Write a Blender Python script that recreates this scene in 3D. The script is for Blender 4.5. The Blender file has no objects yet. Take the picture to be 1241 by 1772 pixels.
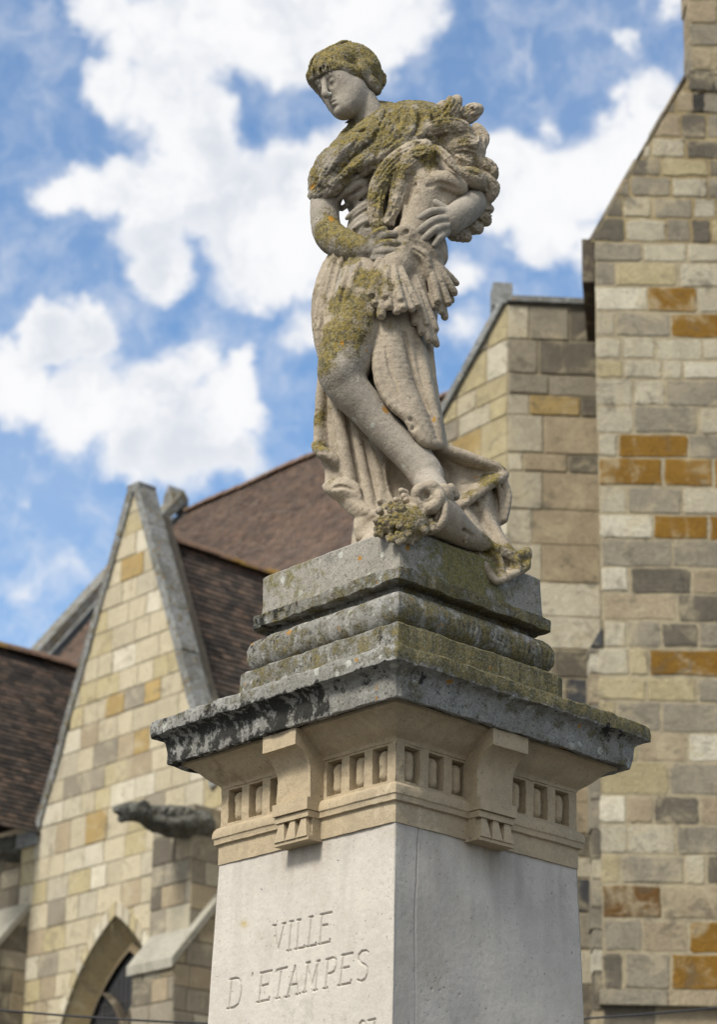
import bpy, bmesh, math, random
import numpy as np
from mathutils import Vector, Matrix
R = math.radians
random.seed(7); np.random.seed(7)
SC = bpy.context.scene
COL = SC.collection
# ------------------------------------------------------------------ camera
F_PX, PITCH, CY, ROLL = 4006.7, 0.243125, 1477.08, 0.017779   # focal length in photo pixels, pitch, principal row, roll
PW, PH = 1241.0, 1772.0
cam_d = bpy.data.cameras.new("camera"); cam = bpy.data.objects.new("camera", cam_d); COL.objects.link(cam)
cam_d.sensor_fit = 'VERTICAL'; cam_d.sensor_height = 36.0; cam_d.sensor_width = 36.0
cam_d.lens = F_PX / PH * 36.0
cam_d.shift_y = (CY - PH / 2) / PH            # the photograph's verticals were straightened: a shift lens
cam_d.clip_start = 0.1; cam_d.clip_end = 3000
cam.matrix_world = Matrix.Rotation(math.pi / 2 + PITCH, 4, 'X') @ Matrix.Rotation(ROLL, 4, 'Z')
cam_d.dof.use_dof = True; cam_d.dof.focus_distance = 9.35; cam_d.dof.aperture_fstop = 3.3
SC.camera = cam
# ------------------------------------------------------------------ exposure
SC.view_settings.view_transform = 'Standard'; SC.view_settings.look = 'None'
SC.view_settings.gamma = 1.0; SC.view_settings.exposure = 0.4
SC.view_settings.use_curve_mapping = False
try:
    SC.cycles.max_bounces = 6; SC.cycles.diffuse_bounces = 4
except Exception: pass
# ------------------------------------------------------------------ helpers: photo pixel -> ray
_c, _s = math.cos(ROLL), math.sin(ROLL); _cp, _sp = math.cos(PITCH), math.sin(PITCH)
def rays(u, v):
    u = np.asarray(u, float); v = np.asarray(v, float)
    dx, dy = u - PW / 2, v - CY
    x = (_c * dx + _s * dy) / F_PX; y = (-_s * dx + _c * dy) / F_PX
    return np.stack([x, _cp + y * _sp, _sp - y * _cp], -1)
def project(P):
    P = np.asarray(P, float)
    dy = P[..., 1] * _cp + P[..., 2] * _sp; uz = -P[..., 1] * _sp + P[..., 2] * _cp
    x = P[..., 0] / dy * F_PX; y = -uz / dy * F_PX
    return np.stack([PW / 2 + _c * x - _s * y, CY + _s * x + _c * y], -1)
def at(u, v, Y):
    d = rays(u, v); return d * (Y / d[..., 1:2])
def onplane(u, v, P0, n):
    d = rays(u, v); n = np.asarray(n, float)
    t = (np.asarray(P0, float) @ n) / (d @ n)
    return d * np.asarray(t)[..., None]
# ------------------------------------------------------------------ node helpers
def nn(nt, typ, **kw):
    n = nt.nodes.new(typ)
    for k, v in kw.items():
        if k.startswith('i_'):
            key = k[2:]; key = int(key) if key.isdigit() else key.replace('_', ' ')
            if hasattr(v, 'is_output'): nt.links.new(v, n.inputs[key])
            else: n.inputs[key].default_value = v
        else: setattr(n, k, v)
    return n
def mth(nt, op, a, b=None, c=None, clamp=False):
    n = nt.nodes.new('ShaderNodeMath'); n.operation = op; n.use_clamp = clamp
    for i, x in enumerate((a, b, c)):
        if x is None: continue
        if hasattr(x, 'is_output'): nt.links.new(x, n.inputs[i])
        else: n.inputs[i].default_value = x
    return n.outputs[0]
def vmt(nt, op, a, b=None, scale=None):
    n = nt.nodes.new('ShaderNodeVectorMath'); n.operation = op
    for i, x in enumerate((a, b)):
        if x is None: continue
        if hasattr(x, 'is_output'): nt.links.new(x, n.inputs[i])
        else: n.inputs[i].default_value = x
    if scale is not None:
        if hasattr(scale, 'is_output'): nt.links.new(scale, n.inputs['Scale'])
        else: n.inputs['Scale'].default_value = scale
    return n
def mixc(nt, f, a, b, mode='MIX'):
    n = nt.nodes.new('ShaderNodeMix'); n.data_type = 'RGBA'; n.blend_type = mode; n.clamp_factor = True
    for i, x in ((0, f), (6, a), (7, b)):
        if hasattr(x, 'is_output'): nt.links.new(x, n.inputs[i])
        else: n.inputs[i].default_value = (x if i == 0 else (tuple(x) + (1,))[:4])
    return n.outputs[2]
def noise(nt, vec, scale, detail=4, rough=.55, dist=0.0):
    n = nn(nt, 'ShaderNodeTexNoise', i_Scale=scale, i_Detail=detail, i_Roughness=rough, i_Distortion=dist)
    nt.links.new(vec, n.inputs['Vector']); return n.outputs['Fac']
def sstep(nt, x, a, b):
    n = nn(nt, 'ShaderNodeMapRange', interpolation_type='SMOOTHSTEP', i_1=a, i_2=b, i_3=0.0, i_4=1.0)
    nt.links.new(x, n.inputs[0]); return n.outputs[0]
def lin(r, g, b):
    f = lambda c: (c / 255 / 12.92) if c / 255 <= .04045 else ((c / 255 + .055) / 1.055) ** 2.4
    return (f(r), f(g), f(b))
# ------------------------------------------------------------------ sun and sky
SUN_EL, SUN_AZ = R(46), R(222)                 # azimuth counted from +Y clockwise: behind the camera's left shoulder
sun_dir = Vector((math.sin(SUN_AZ) * math.cos(SUN_EL), math.cos(SUN_AZ) * math.cos(SUN_EL), math.sin(SUN_EL)))
sl = bpy.data.lights.new("sun", 'SUN'); so = bpy.data.objects.new("sun", sl); COL.objects.link(so)
sl.energy = 3.3; sl.angle = R(14); sl.color = (1.0, .95, .87)
so.rotation_euler = (-sun_dir).to_track_quat('-Z', 'Y').to_euler(); so.location = (-20, -20, 30)

W = bpy.data.worlds.new("World"); SC.world = W; W.use_nodes = True
def build_sky():
    nt = W.node_tree; nt.nodes.clear()
    out = nt.nodes.new('ShaderNodeOutputWorld')
    sky = nn(nt, 'ShaderNodeTexSky', sky_type='NISHITA', sun_disc=False, sun_elevation=SUN_EL, sun_rotation=SUN_AZ,
             air_density=1.0, dust_density=1.2, ozone_density=1.6)
    geo = nt.nodes.new('ShaderNodeTexCoord'); D0 = vmt(nt, 'NORMALIZE', geo.outputs['Generated']).outputs[0]
    # warp the direction so that cloud outlines are ragged and curled
    w1 = nn(nt, 'ShaderNodeTexNoise', i_Scale=26.0, i_Detail=5.0, i_Roughness=.55); nt.links.new(D0, w1.inputs['Vector'])
    o1 = vmt(nt, 'SUBTRACT', w1.outputs['Color'], (.5, .5, .5)).outputs[0]
    w2 = nn(nt, 'ShaderNodeTexNoise', i_Scale=110.0, i_Detail=4.0, i_Roughness=.6); nt.links.new(D0, w2.inputs['Vector'])
    o2 = vmt(nt, 'SUBTRACT', w2.outputs['Color'], (.5, .5, .5)).outputs[0]
    D1 = vmt(nt, 'ADD', D0, vmt(nt, 'SCALE', o1, scale=.030).outputs[0]).outputs[0]
    D1 = vmt(nt, 'ADD', D1, vmt(nt, 'SCALE', o2, scale=.010).outputs[0]).outputs[0]
    blobs = CLOUDS
    acc = None
    for (u, v, r, wt) in blobs:
        d = rays(u, v); d = d / np.linalg.norm(d); rr = r / F_PX * .93
        dist = vmt(nt, 'DISTANCE', D1, tuple(d)).outputs['Value']
        m = mth(nt, 'MULTIPLY_ADD', dist, -1.0 / rr, 1.0, clamp=False)      # 1 at centre, 0 at r
        m = mth(nt, 'MULTIPLY', mth(nt, 'MAXIMUM', m, 0.0), wt)
        acc = m if acc is None else mth(nt, 'SMOOTH_MAX', acc, m, .18)
    fb = noise(nt, D1, 48.0, 9, .60)
    fine = mth(nt, 'MULTIPLY_ADD', fb, .75, -.375)
    dens = mth(nt, 'ADD', acc, mth(nt, 'MULTIPLY', fine, sstep(nt, acc, .0, .22)))
    # generic cloud cover for the rest of the sky, fading out inside the photographed part
    ctr = rays(PW / 2, 700); ctr = ctr / np.linalg.norm(ctr)
    away = sstep(nt, vmt(nt, 'DISTANCE', D0, tuple(ctr)).outputs['Value'], .30, .55)
    gen = noise(nt, D0, 3.2, 7, .6)
    side = vmt(nt, 'DOT_PRODUCT', D0, (-.62, -.70, .35)).outputs['Value']      # unseen clouds added on the sunny side, thinned rightward to dim right-hand faces
    gen = mth(nt, 'MULTIPLY_ADD', side, .16, gen)
    gen = mth(nt, 'MULTIPLY', sstep(nt, gen, .44, .62), away)
    inside = mth(nt, 'MULTIPLY', sstep(nt, dens, .03, .50), .98)
    mask = mth(nt, 'MAXIMUM', inside, gen)
    # veil of thin cloud
    veil = mth(nt, 'MULTIPLY', sstep(nt, noise(nt, D1, 6.0, 5, .5), .46, .80), .16)
    mask = mth(nt, 'MAXIMUM', mask, veil)
    # body shading of the clouds: thick bottoms are a little greyer
    body = noise(nt, D1, 24.0, 6, .58)
    ccol = mixc(nt, sstep(nt, body, .36, .56), (.60, .63, .68), (.80, .80, .805))
    ccol = mixc(nt, sstep(nt, dens, .2, .75), (.76, .765, .78), ccol)
    glow = mth(nt, 'POWER', mth(nt, 'MAXIMUM', vmt(nt, 'DOT_PRODUCT', D0, tuple(sun_dir)).outputs['Value'], 0.0), 3.0)  # invented brightening of out-of-view clouds near the sun, for soft fill
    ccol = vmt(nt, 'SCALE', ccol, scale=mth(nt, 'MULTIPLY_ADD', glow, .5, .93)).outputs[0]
    skyc = vmt(nt, 'SCALE', sky.outputs[0], scale=SKY_S).outputs[0]
    skyc = mixc(nt, 1.0, skyc, SKY_TINT, 'MULTIPLY')
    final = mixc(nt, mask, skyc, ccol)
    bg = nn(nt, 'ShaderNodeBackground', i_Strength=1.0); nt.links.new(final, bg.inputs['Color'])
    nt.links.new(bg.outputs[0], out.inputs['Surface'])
SKY_S = .142; SKY_TINT = (.86, 1.02, 1.10)
CLOUDS = [(170,10,85,1),(250,60,110,1),(330,60,140,1.1),(450,20,150,1.1),(580,10,150,1.1),(700,0,110,1),(300,160,105,1),(200,150,80,.9),(640,70,90,.9),(500,95,80,.9),
 (350,240,110,1),(320,330,120,1.1),(230,320,90,1),(150,330,75,.9),(90,345,60,.8),(260,410,90,1),(410,350,120,1.1),(420,430,110,1),(520,330,110,1.1),(570,290,85,1),(610,280,80,1),(520,430,105,1),(280,470,70,.9),(470,480,75,.85),(530,560,70,.6),(600,400,120,1),
 (900,320,105,1.1),(1000,310,100,1),(950,400,80,1),(1070,280,110,1.1),(1130,190,85,.95),(870,270,65,.9),(800,470,55,.65),(780,560,60,.5),(1060,190,45,.7),(1040,420,75,.8),(960,215,45,.45),
 (75,585,80,1.1),(150,585,78,1),(30,660,95,1.1),(150,690,115,1.1),(290,690,115,1.1),(400,690,95,1.05),(330,780,110,1),(230,770,90,.9),(400,790,75,.8),(420,640,55,.9),(0,620,70,.9),(345,625,60,.9),
 (1095,70,42,.75),(1165,0,45,.8),(140,1000,75,.36),(40,1025,60,.34),(900,100,60,.30),(50,880,50,.3),(700,560,70,.4)]
build_sky()
# ------------------------------------------------------------------ objects
def tag(o, label=None, cat=None, group=None, kind=None):
    if label: o['label'] = label
    if cat: o['category'] = cat
    if group: o['group'] = group
    if kind: o['kind'] = kind
    return o
def empty(name, loc, **kw):
    o = bpy.data.objects.new(name, None); COL.objects.link(o); o.location = Vector(loc); o.empty_display_size = .2
    return tag(o, **kw)
ORIG = {}
def mesh_obj(name, V, Fc, mat, parent=None, attrs=None, smooth=False, angle=None, label=None):
    """V in world metres; parent's own location is subtracted."""
    V = np.asarray(V, float).reshape(-1, 3)
    me = bpy.data.meshes.new(name)
    off = np.zeros(3)
    p = parent
    while p is not None: off += np.array(p.location); p = p.parent
    V = V - off
    if isinstance(Fc, np.ndarray) and Fc.ndim == 2:
        k = Fc.shape[1]; nf = len(Fc)
        me.vertices.add(len(V)); me.vertices.foreach_set('co', V.astype(np.float32).ravel())
        me.loops.add(nf * k); me.loops.foreach_set('vertex_index', Fc.astype(np.int32).ravel())
        me.polygons.add(nf); me.polygons.foreach_set('loop_start', np.arange(0, nf * k, k, dtype=np.int32))
        me.update(calc_edges=True)
    else:
        me.from_pydata(V.tolist(), [], [list(map(int, f)) for f in Fc])
    if attrs:
        for nm, a in attrs.items():
            a = np.asarray(a, np.float32)
            if a.ndim == 1:
                at_ = me.attributes.new(nm, 'FLOAT', 'POINT'); at_.data.foreach_set('value', a)
            else:
                at_ = me.attributes.new(nm, 'FLOAT_COLOR', 'POINT')
                at_.data.foreach_set('color', np.concatenate([a[:, :3], np.ones((len(a), 1), np.float32)], 1).ravel())
    me.validate(clean_customdata=False)
    if smooth or angle is not None:
        me.polygons.foreach_set('use_smooth', np.ones(len(me.polygons), bool))
        if angle is not None: me.set_sharp_from_angle(angle=R(angle))
    if mat: me.materials.append(mat)
    o = bpy.data.objects.new(name, me); COL.objects.link(o)
    if parent is not None: o.parent = parent
    if label: o['label'] = label
    return o
class MB:
    def __init__(s): s.V = []; s.F = []; s.C = []; s.n = 0
    def add(s, V, Fc, col=None):
        V = np.asarray(V, float).reshape(-1, 3); b = s.n
        s.V.append(V); s.F += [[b + i for i in f] for f in Fc]; s.n += len(V)
        s.C.append(np.tile(np.asarray(col if col is not None else (1, 1, 1), float)[:3], (len(V), 1)))
    def prism(s, poly, off, col=None):
        """closed prism from a 3D polygon pushed along the vector off"""
        P = np.asarray(poly, float); n = len(P); V = np.concatenate([P, P + np.asarray(off)])
        Fc = [list(range(n))[::-1], list(range(n, 2 * n))] + [[i, (i + 1) % n, n + (i + 1) % n, n + i] for i in range(n)]
        s.add(V, Fc, col)
    def box(s, O, ax, ay, az, col=None):
        O = np.asarray(O, float); ax, ay, az = map(np.asarray, (ax, ay, az))
        s.prism([O, O + ax, O + ax + ay, O + ay], az, col)
    def build(s, name, mat, parent=None, **kw):
        at_ = {'Col': np.concatenate(s.C)}
        o = mesh_obj(name, np.concatenate(s.V), s.F, mat, parent, attrs=at_, **kw)
        bm = bmesh.new(); bm.from_mesh(o.data); bmesh.ops.recalc_face_normals(bm, faces=bm.faces); bm.to_mesh(o.data); bm.free()
        return o
# numpy gradient noise -------------------------------------------------------
_perm = np.random.RandomState(3).permutation(512); _perm = np.concatenate([_perm, _perm, _perm])
_grad = np.random.RandomState(4).normal(size=(512, 3)); _grad /= np.linalg.norm(_grad, axis=1, keepdims=True)
def pnoise(P, scale):
    P = np.asarray(P, float) * scale; I = np.floor(P).astype(int); f = P - I; I &= 511
    w = f * f * f * (f * (f * 6 - 15) + 10); r = 0
    for dx in (0, 1):
        for dy in (0, 1):
            for dz in (0, 1):
                h = _perm[_perm[_perm[(I[:, 0] + dx) & 511] + ((I[:, 1] + dy) & 511)] + ((I[:, 2] + dz) & 511)] & 511
                g = (_grad[h] * (f - (dx, dy, dz))).sum(1)
                r = r + g * (w[:, 0] if dx else 1 - w[:, 0]) * (w[:, 1] if dy else 1 - w[:, 1]) * (w[:, 2] if dz else 1 - w[:, 2])
    return r * 1.6
def fbm(P, scale, oct=3): return sum(pnoise(P, scale * 2 ** i) * .5 ** i for i in range(oct))
# ------------------------------------------------------------------ materials
def stone_mat(name, cols, spots=0.0, speck=.35, pit=.0, lichen=None, usecol=False, bump=.5, rough=.92, scale=1.0, crust=False, orange=0.0, bscale=1.0, warm=None):
    m = bpy.data.materials.new(name); m.use_nodes = True; nt = m.node_tree; nt.nodes.clear()
    out = nt.nodes.new('ShaderNodeOutputMaterial'); b = nt.nodes.new('ShaderNodeBsdfPrincipled')
    nt.links.new(b.outputs[0], out.inputs[0]); b.inputs['Roughness'].default_value = rough
    b.inputs['Specular IOR Level'].default_value = .25
    pos = nt.nodes.new('ShaderNodeNewGeometry').outputs['Position']
    n1 = noise(nt, pos, 2.6 * scale, 6, .6); n2 = noise(nt, pos, 26 * scale, 5, .65); n3 = noise(nt, pos, 130 * scale, 3, .6)
    cr = nt.nodes.new('ShaderNodeValToRGB'); nt.links.new(mth(nt, 'MULTIPLY_ADD', n2, .35, mth(nt, 'MULTIPLY', n1, .65)), cr.inputs[0])
    el = cr.color_ramp.elements
    for i, c in enumerate(cols):
        p = .32 + .36 * i / max(1, len(cols) - 1)
        e = el[i] if i < 2 else el.new(p); e.position = p; e.color = tuple(c) + (1,)
    c = cr.outputs[0]
    if usecol:
        a = nn(nt, 'ShaderNodeAttribute', attribute_name='Col').outputs['Color']
        c = mixc(nt, 1.0, a, c, 'MULTIPLY')
    if speck:
        sp = mth(nt, 'MULTIPLY_ADD', mth(nt, 'SUBTRACT', n3, .5), speck * 3.2, 1.0)
        c = vmt(nt, 'SCALE', c, scale=mth(nt, 'MAXIMUM', sp, .25)).outputs[0]
    if pit:
        pm = sstep(nt, noise(nt, pos, 70 * scale, 3, .7), .66 - pit * .1, .72 - pit * .1)
        c = mixc(nt, mth(nt, 'MULTIPLY', pm, .75), c, (.035, .033, .028))
    bh = mth(nt, 'MULTIPLY_ADD', n3, .5, n2)
    if spots:
        wv = nn(nt, 'ShaderNodeTexNoise', i_Scale=40.0 * scale, i_Detail=3.0); nt.links.new(pos, wv.inputs['Vector'])
        vp = vmt(nt, 'ADD', pos, vmt(nt, 'SCALE', vmt(nt, 'SUBTRACT', wv.outputs['Color'], (.5, .5, .5)).outputs[0], scale=.022 / scale).outputs[0]).outputs[0]
        vo = nn(nt, 'ShaderNodeTexVoronoi', i_Scale=24.0 * scale); nt.links.new(vp, vo.inputs['Vector'])
        sx = nt.nodes.new('ShaderNodeSeparateColor'); nt.links.new(vo.outputs['Color'], sx.inputs[0])
        rad = mth(nt, 'MULTIPLY_ADD', sx.outputs[0], .34, .10); inn = sstep(nt, mth(nt, 'SUBTRACT', rad, vo.outputs['Distance']), .0, .06)
        c = mixc(nt, mth(nt, 'MULTIPLY', mth(nt, 'MULTIPLY', inn, mth(nt, 'GREATER_THAN', sx.outputs[1], 1 - spots)), .75), c, mixc(nt, n3, lin(140, 142, 134), lin(196, 196, 184)))
        c = mixc(nt, mth(nt, 'MULTIPLY', mth(nt, 'MULTIPLY', inn, mth(nt, 'LESS_THAN', sx.outputs[1], spots * .10)), .85), c, (.30, .15, .02))
    if lichen:
        la = nn(nt, 'ShaderNodeAttribute', attribute_name='lichen').outputs['Fac']
        ln = mth(nt, 'MULTIPLY_ADD', noise(nt, pos, 14 * scale, 8, .72), 1.9, -.95)
        lm = mth(nt, 'ADD', mth(nt, 'MULTIPLY_ADD', la, 1.25, -.30), ln)
        lm = mth(nt, 'MULTIPLY', sstep(nt, lm, .05, .40), .92)
        lm = mth(nt, 'MULTIPLY', lm, sstep(nt, la, .02, .2))
        lc = mixc(nt, sstep(nt, noise(nt, pos, 45 * scale, 5, .7), .38, .62), lichen[0], lichen[1])
        lc = mixc(nt, sstep(nt, n3, .45, .72), lc, lichen[2])
        c = mixc(nt, lm, c, lc); bh = mth(nt, 'MULTIPLY_ADD', lm, .8, bh)
    if orange:
        om = sstep(nt, noise(nt, pos, 11 * scale, 5, .6), .70 - orange * .1, .74 - orange * .1)
        oa = nn(nt, 'ShaderNodeAttribute', attribute_name='orange').outputs['Fac']
        om = mth(nt, 'MULTIPLY', mth(nt, 'MAXIMUM', om, sstep(nt, mth(nt, 'ADD', oa, mth(nt, 'MULTIPLY_ADD', n2, 1.6, -.8)), .45, .6)), .85)
        c = mixc(nt, om, c, mixc(nt, n3, (.33, .13, .012), (.42, .24, .03)))
    if crust:
        ca = nn(nt, 'ShaderNodeAttribute', attribute_name='crust').outputs['Fac']
        dp = vmt(nt, 'MULTIPLY', pos, (1, 1, .85)).outputs[0]
        cm = mth(nt, 'ADD', ca, mth(nt, 'MULTIPLY_ADD', noise(nt, dp, 17 * scale, 8, .74), 2.6, -1.3))
        cm = mth(nt, 'MULTIPLY', sstep(nt, cm, .42, .60), .93); cm = mth(nt, 'MULTIPLY', cm, sstep(nt, ca, .02, .12))
        c = mixc(nt, cm, c, (.016, .016, .013)); bh = mth(nt, 'MULTIPLY_ADD', cm, .6, bh)
    nt.links.new(c, b.inputs['Base Color'])
    bp = nn(nt, 'ShaderNodeBump', i_Strength=bump, i_Distance=.006 * bscale); nt.links.new(bh, bp.inputs['Height'])
    nt.links.new(bp.outputs[0], b.inputs['Normal'])
    return m
LICHEN = ((.050, .042, .013), (.182, .134, .018), (.22, .195, .12))
# ================================================================== ground
GZ = -1.7
def build_ground():
    m = stone_mat('paving', [lin(62,62,60), lin(84,83,80), lin(74,73,70)], speck=.15, bump=.3, scale=.4)
    V = [(-400, -300, GZ), (400, -300, GZ), (400, 600, GZ), (-400, 600, GZ)]
    tag(mesh_obj('ground', V, [[0, 1, 2, 3]], m), kind='structure')
build_ground()
# ================================================================== pedestal
AX, AY, YAW = 0.15744, 9.0, -0.033957
_a = -math.pi / 4 + YAW
XL = np.array([math.cos(_a), math.sin(_a), 0]); YL = np.array([-math.sin(_a), math.cos(_a), 0])
AXIS = np.array([AX, AY, 0.0]); RT2 = math.sqrt(2)
def loc(x, y, z):  # pedestal local -> world
    x, y, z = np.broadcast_arrays(np.asarray(x, float), np.asarray(y, float), np.asarray(z, float))
    return AXIS + x[..., None] * XL + y[..., None] * YL + z[..., None] * np.array([0, 0, 1.0])
# faces: 0 left (y=-a), 1 right (x=+a), 2 back right (y=+a), 3 back left (x=-a); s runs left->right seen from outside
FACE = {0: (XL, -YL), 1: (YL, XL), 2: (-XL, YL), 3: (-YL, -XL)}
def sqloft(prof, n=70, wear=0.0, wscale=14, wfun=None, round_=.006):
    """square moulding: prof = [(half side, z)...]"""
    t = np.linspace(-1, 1, n + 1)[:-1]; rings = []
    for a, z in prof:
        pts = []
        for k in range(4):
            e, nrm = FACE[k]
            r = round_ / max(a, .01); tt = np.clip(t, -1 + r * .5, 1 - r * .5)
            pts.append(AXIS + np.outer(tt * a, e) + nrm * a + np.array([0, 0, z]))
        rings.append(np.concatenate(pts))
    V = np.concatenate(rings); m = 4 * n; k = len(prof)
    i = np.arange(m); j = (i + 1) % m
    Fq = np.concatenate([np.stack([r * m + i, r * m + j, (r + 1) * m + j, (r + 1) * m + i], 1) for r in range(k - 1)])
    if wear:
        out = V - AXIS; out[:, 2] = 0; a = np.maximum(np.abs(out @ XL), np.abs(out @ YL))[:, None]; out = out / np.maximum(a, .01)
        edge = np.minimum(np.abs(out @ XL), np.abs(out @ YL)) ** 12      # 1 at corners
        d = fbm(V, wscale, 3) * wear - edge * wear * (1.0 + 2 * np.abs(pnoise(V, 9)))
        if wfun is not None: d = d + wfun(V)
        V = V + out * d[:, None]; V[:, 2] += fbm(V + 7, wscale, 2) * wear * .7
    return V, Fq
def face_grid(k, afun, z0, z1, nx, nz, dfun=None):
    e, nrm = FACE[k]; t = np.linspace(-1, 1, nx); z = np.linspace(z0, z1, nz); T, Z = np.meshgrid(t, z)
    A = afun(Z); X = T * A; d = dfun(X, Z, A) if dfun is not None else np.zeros_like(X)
    V = AXIS + X[..., None] * e + (A + d)[..., None] * nrm + Z[..., None] * np.array([0, 0, 1.0])
    V = V.reshape(-1, 3); i, j = np.meshgrid(np.arange(nx - 1), np.arange(nz - 1)); q = (j * nx + i).ravel()
    return V, np.stack([q, q + 1, q + nx + 1, q + nx], 1)
def join(parts):
    V = []; Fs = []; b = 0
    for v, f in parts: V.append(v); Fs.append(f + b); b += len(v)
    return np.concatenate(V), np.concatenate(Fs)
def smooth01(x, a, b): t = np.clip((x - a) / (b - a), 0, 1); return t * t * (3 - 2 * t)
def lichen_fields(V, right=1.0, left=.25, up=True):
    d = V - AXIS; side = d @ XL - (-(d @ YL))      # >0 towards the right face
    l = np.where(d @ XL > -(d @ YL), right, left)
    return l * (0.55 + .5 * pnoise(V, 3.1))
M_LIME = stone_mat('pale_limestone', [lin(160,155,145), lin(186,180,169), lin(178,172,162), lin(172,163,149)], speck=.10, pit=.12, bump=.22, usecol=True)
M_FRIEZE = stone_mat('warm_limestone', [lin(132,118,94), lin(170,154,126), lin(154,140,116), lin(184,170,144)], speck=.16, pit=.22, bump=.4)
M_GREY = stone_mat('weathered_stone', [lin(98,98,94), lin(138,137,131), lin(118,116,108), lin(156,154,148)], spots=.34, speck=.42, pit=.75, lichen=((.058,.050,.018),(.125,.098,.026),(.20,.185,.13)), bump=.9, orange=.12, crust=True)
def build_pedestal():
    root = empty('pedestal', (AX, AY, GZ), label='square pale limestone pedestal inscribed VILLE D\'ETAMPES under a wide dark cornice', cat='pedestal')
    # ---- shaft with cut inscription
    afun = lambda z: np.interp(z, [-1.2, 1.54, 2.181], [.562, .5255, .5072])
    LT = [[(462,212),(485,355)],[(520,200),(487,355)],[(452,213),(472,210)],[(510,202),(528,198)],
     [(562,188),(552,362)],[(553,190),(574,186)],[(541,365),(563,361)],
     [(607,178),(600,352)],[(596,181),(618,177)],[(588,355),(645,343),(644,333)],
     [(680,160),(668,337)],[(668,163),(691,158)],[(656,340),(713,328),(712,318)],
     [(745,145),(735,322)],[(735,148),(803,133),(802,141)],[(740,215),(780,207),(780,215)],[(727,325),(795,310),(797,295)],
     [(213,533),(200,706)],[(203,536),(232,528),(252,530),(268,556),(271,600),(268,640),(256,682),(228,704),(188,711)],
     [(337,500),(333,518)],
     [(392,495),(380,668)],[(383,498),(452,482),(451,492)],[(385,577),(432,564)],[(368,673),(440,657),(443,643)],
     [(511,472),(490,648)],[(478,492),(481,480),(545,463),(545,473)],[(481,651),(503,646)],
     [(592,455),(548,640)],[(592,455),(612,622)],[(562,572),(605,562)],[(535,643),(560,637)],[(600,626),(623,620)],
     [(668,435),(650,612)],[(668,435),(692,575),(728,425)],[(728,425),(715,600)],[(658,438),(680,432)],[(720,428),(738,422)],[(640,615),(660,610)],[(704,603),(726,598)],
     [(788,413),(775,588)],[(776,418),(815,404),(834,416),(836,450),(826,484),(805,499),(784,503)],[(763,591),(788,585)],
     [(878,389),(862,568)],[(868,392),(935,377),(933,388)],[(868,470),(915,460)],[(850,573),(925,557),(929,540)],
     [(1028,374),(1013,362),(990,366),(972,388),(970,415),(984,436),(1008,447),(1024,466),(1027,500),(1014,532),(990,547),(968,540)],
     [(1000,784),(986,800),(982,840),(990,875),(1006,868),(1020,840),(1022,805),(1012,786),(1000,784)],[(1036,783),(1080,773),(1058,868)]]
    nrm = FACE[0][1]; P0 = AXIS + nrm * .517 + np.array([0, 0, 1.8])
    segs = []
    for st in LT:
        q = np.array(st, float) / 3.4472 + (340, 1540)
        w = onplane(q[:, 0], q[:, 1], P0, nrm) - AXIS
        s = np.stack([w @ FACE[0][0], w[:, 2]], 1)
        segs += [(s[i], s[i + 1]) for i in range(len(s) - 1)]
    def carve(X, Z, A):
        D = np.full(X.shape, 9.0)
        for p, q in segs:
            lo = np.minimum(p, q) - .02; hi = np.maximum(p, q) + .02
            m = (X > lo[0]) & (X < hi[0]) & (Z > lo[1]) & (Z < hi[1])
            if not m.any(): continue
            x = np.stack([X[m], Z[m]], 1); d = q - p; t = np.clip(((x - p) @ d) / (d @ d), 0, 1)
            D[m] = np.minimum(D[m], np.linalg.norm(x - p - t[:, None] * d, axis=1))
        P = np.stack([X.ravel(), Z.ravel(), X.ravel() * 0 + 3], 1)
        ripple = (fbm(P, 3.0, 2) * .0025 + fbm(P, 40, 2) * .0006).reshape(X.shape)
        return -np.clip(.0105 - D * 1.9, 0, .0105) + ripple - .004 * smooth01(np.abs(X) / A, .992, 1.0)
    n1 = FACE[1][1]; P1 = AXIS + n1 * .517 + np.array([0, 0, 1.8])
    jl = onplane(np.array([727., 724, 719, 717, 716]), np.array([1440., 1500, 1580, 1680, 1772]), P1, n1) - AXIS
    js = np.stack([jl @ FACE[1][0], jl[:, 2]], 1)
    def right(X, Z, A):
        P = np.stack([X.ravel(), Z.ravel(), X.ravel() * 0 + 8], 1)
        x0 = np.interp(Z, js[::-1, 1], js[::-1, 0]) + .003 * pnoise(np.stack([Z.ravel(), Z.ravel() * 0, Z.ravel() * 0], 1), 14).reshape(X.shape)
        fade = smooth01(Z, 1.55, 1.95)
        g = -np.clip(.005 - np.abs(X - x0) * 1.2, 0, .005) * (.35 + .65 * fade)
        pits = np.clip(fbm(P, 60, 2) - .62, 0, 1).reshape(X.shape) * (fbm(P + 31, 4, 2).reshape(X.shape) > .12)
        return g + (fbm(P, 3.0, 2) * .003 + fbm(P, 40, 2) * .0004).reshape(X.shape) - pits * .012 - .004 * smooth01(np.abs(X) / A, .992, 1.0)
    parts = [face_grid(0, afun, .9, 2.181, 420, 520, carve), face_grid(1, afun, .9, 2.181, 300, 300, right),
             face_grid(2, afun, .9, 2.181, 4, 4), face_grid(3, afun, .9, 2.181, 4, 4)]
    parts += [face_grid(k, afun, GZ + .5, .9, 4, 8) for k in range(4)]
    V, Fq = join(parts)
    d = V - AXIS; isr = (d @ XL > -(d @ YL))
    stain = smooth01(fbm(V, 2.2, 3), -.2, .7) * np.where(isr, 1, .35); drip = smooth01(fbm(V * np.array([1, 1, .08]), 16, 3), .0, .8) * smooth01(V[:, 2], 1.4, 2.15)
    Cc = np.ones((len(V), 3)) * (1 - .20 * stain - .10 * drip)[:, None]; sface = np.where(isr, d @ FACE[1][0], d @ FACE[0][0])
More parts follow.
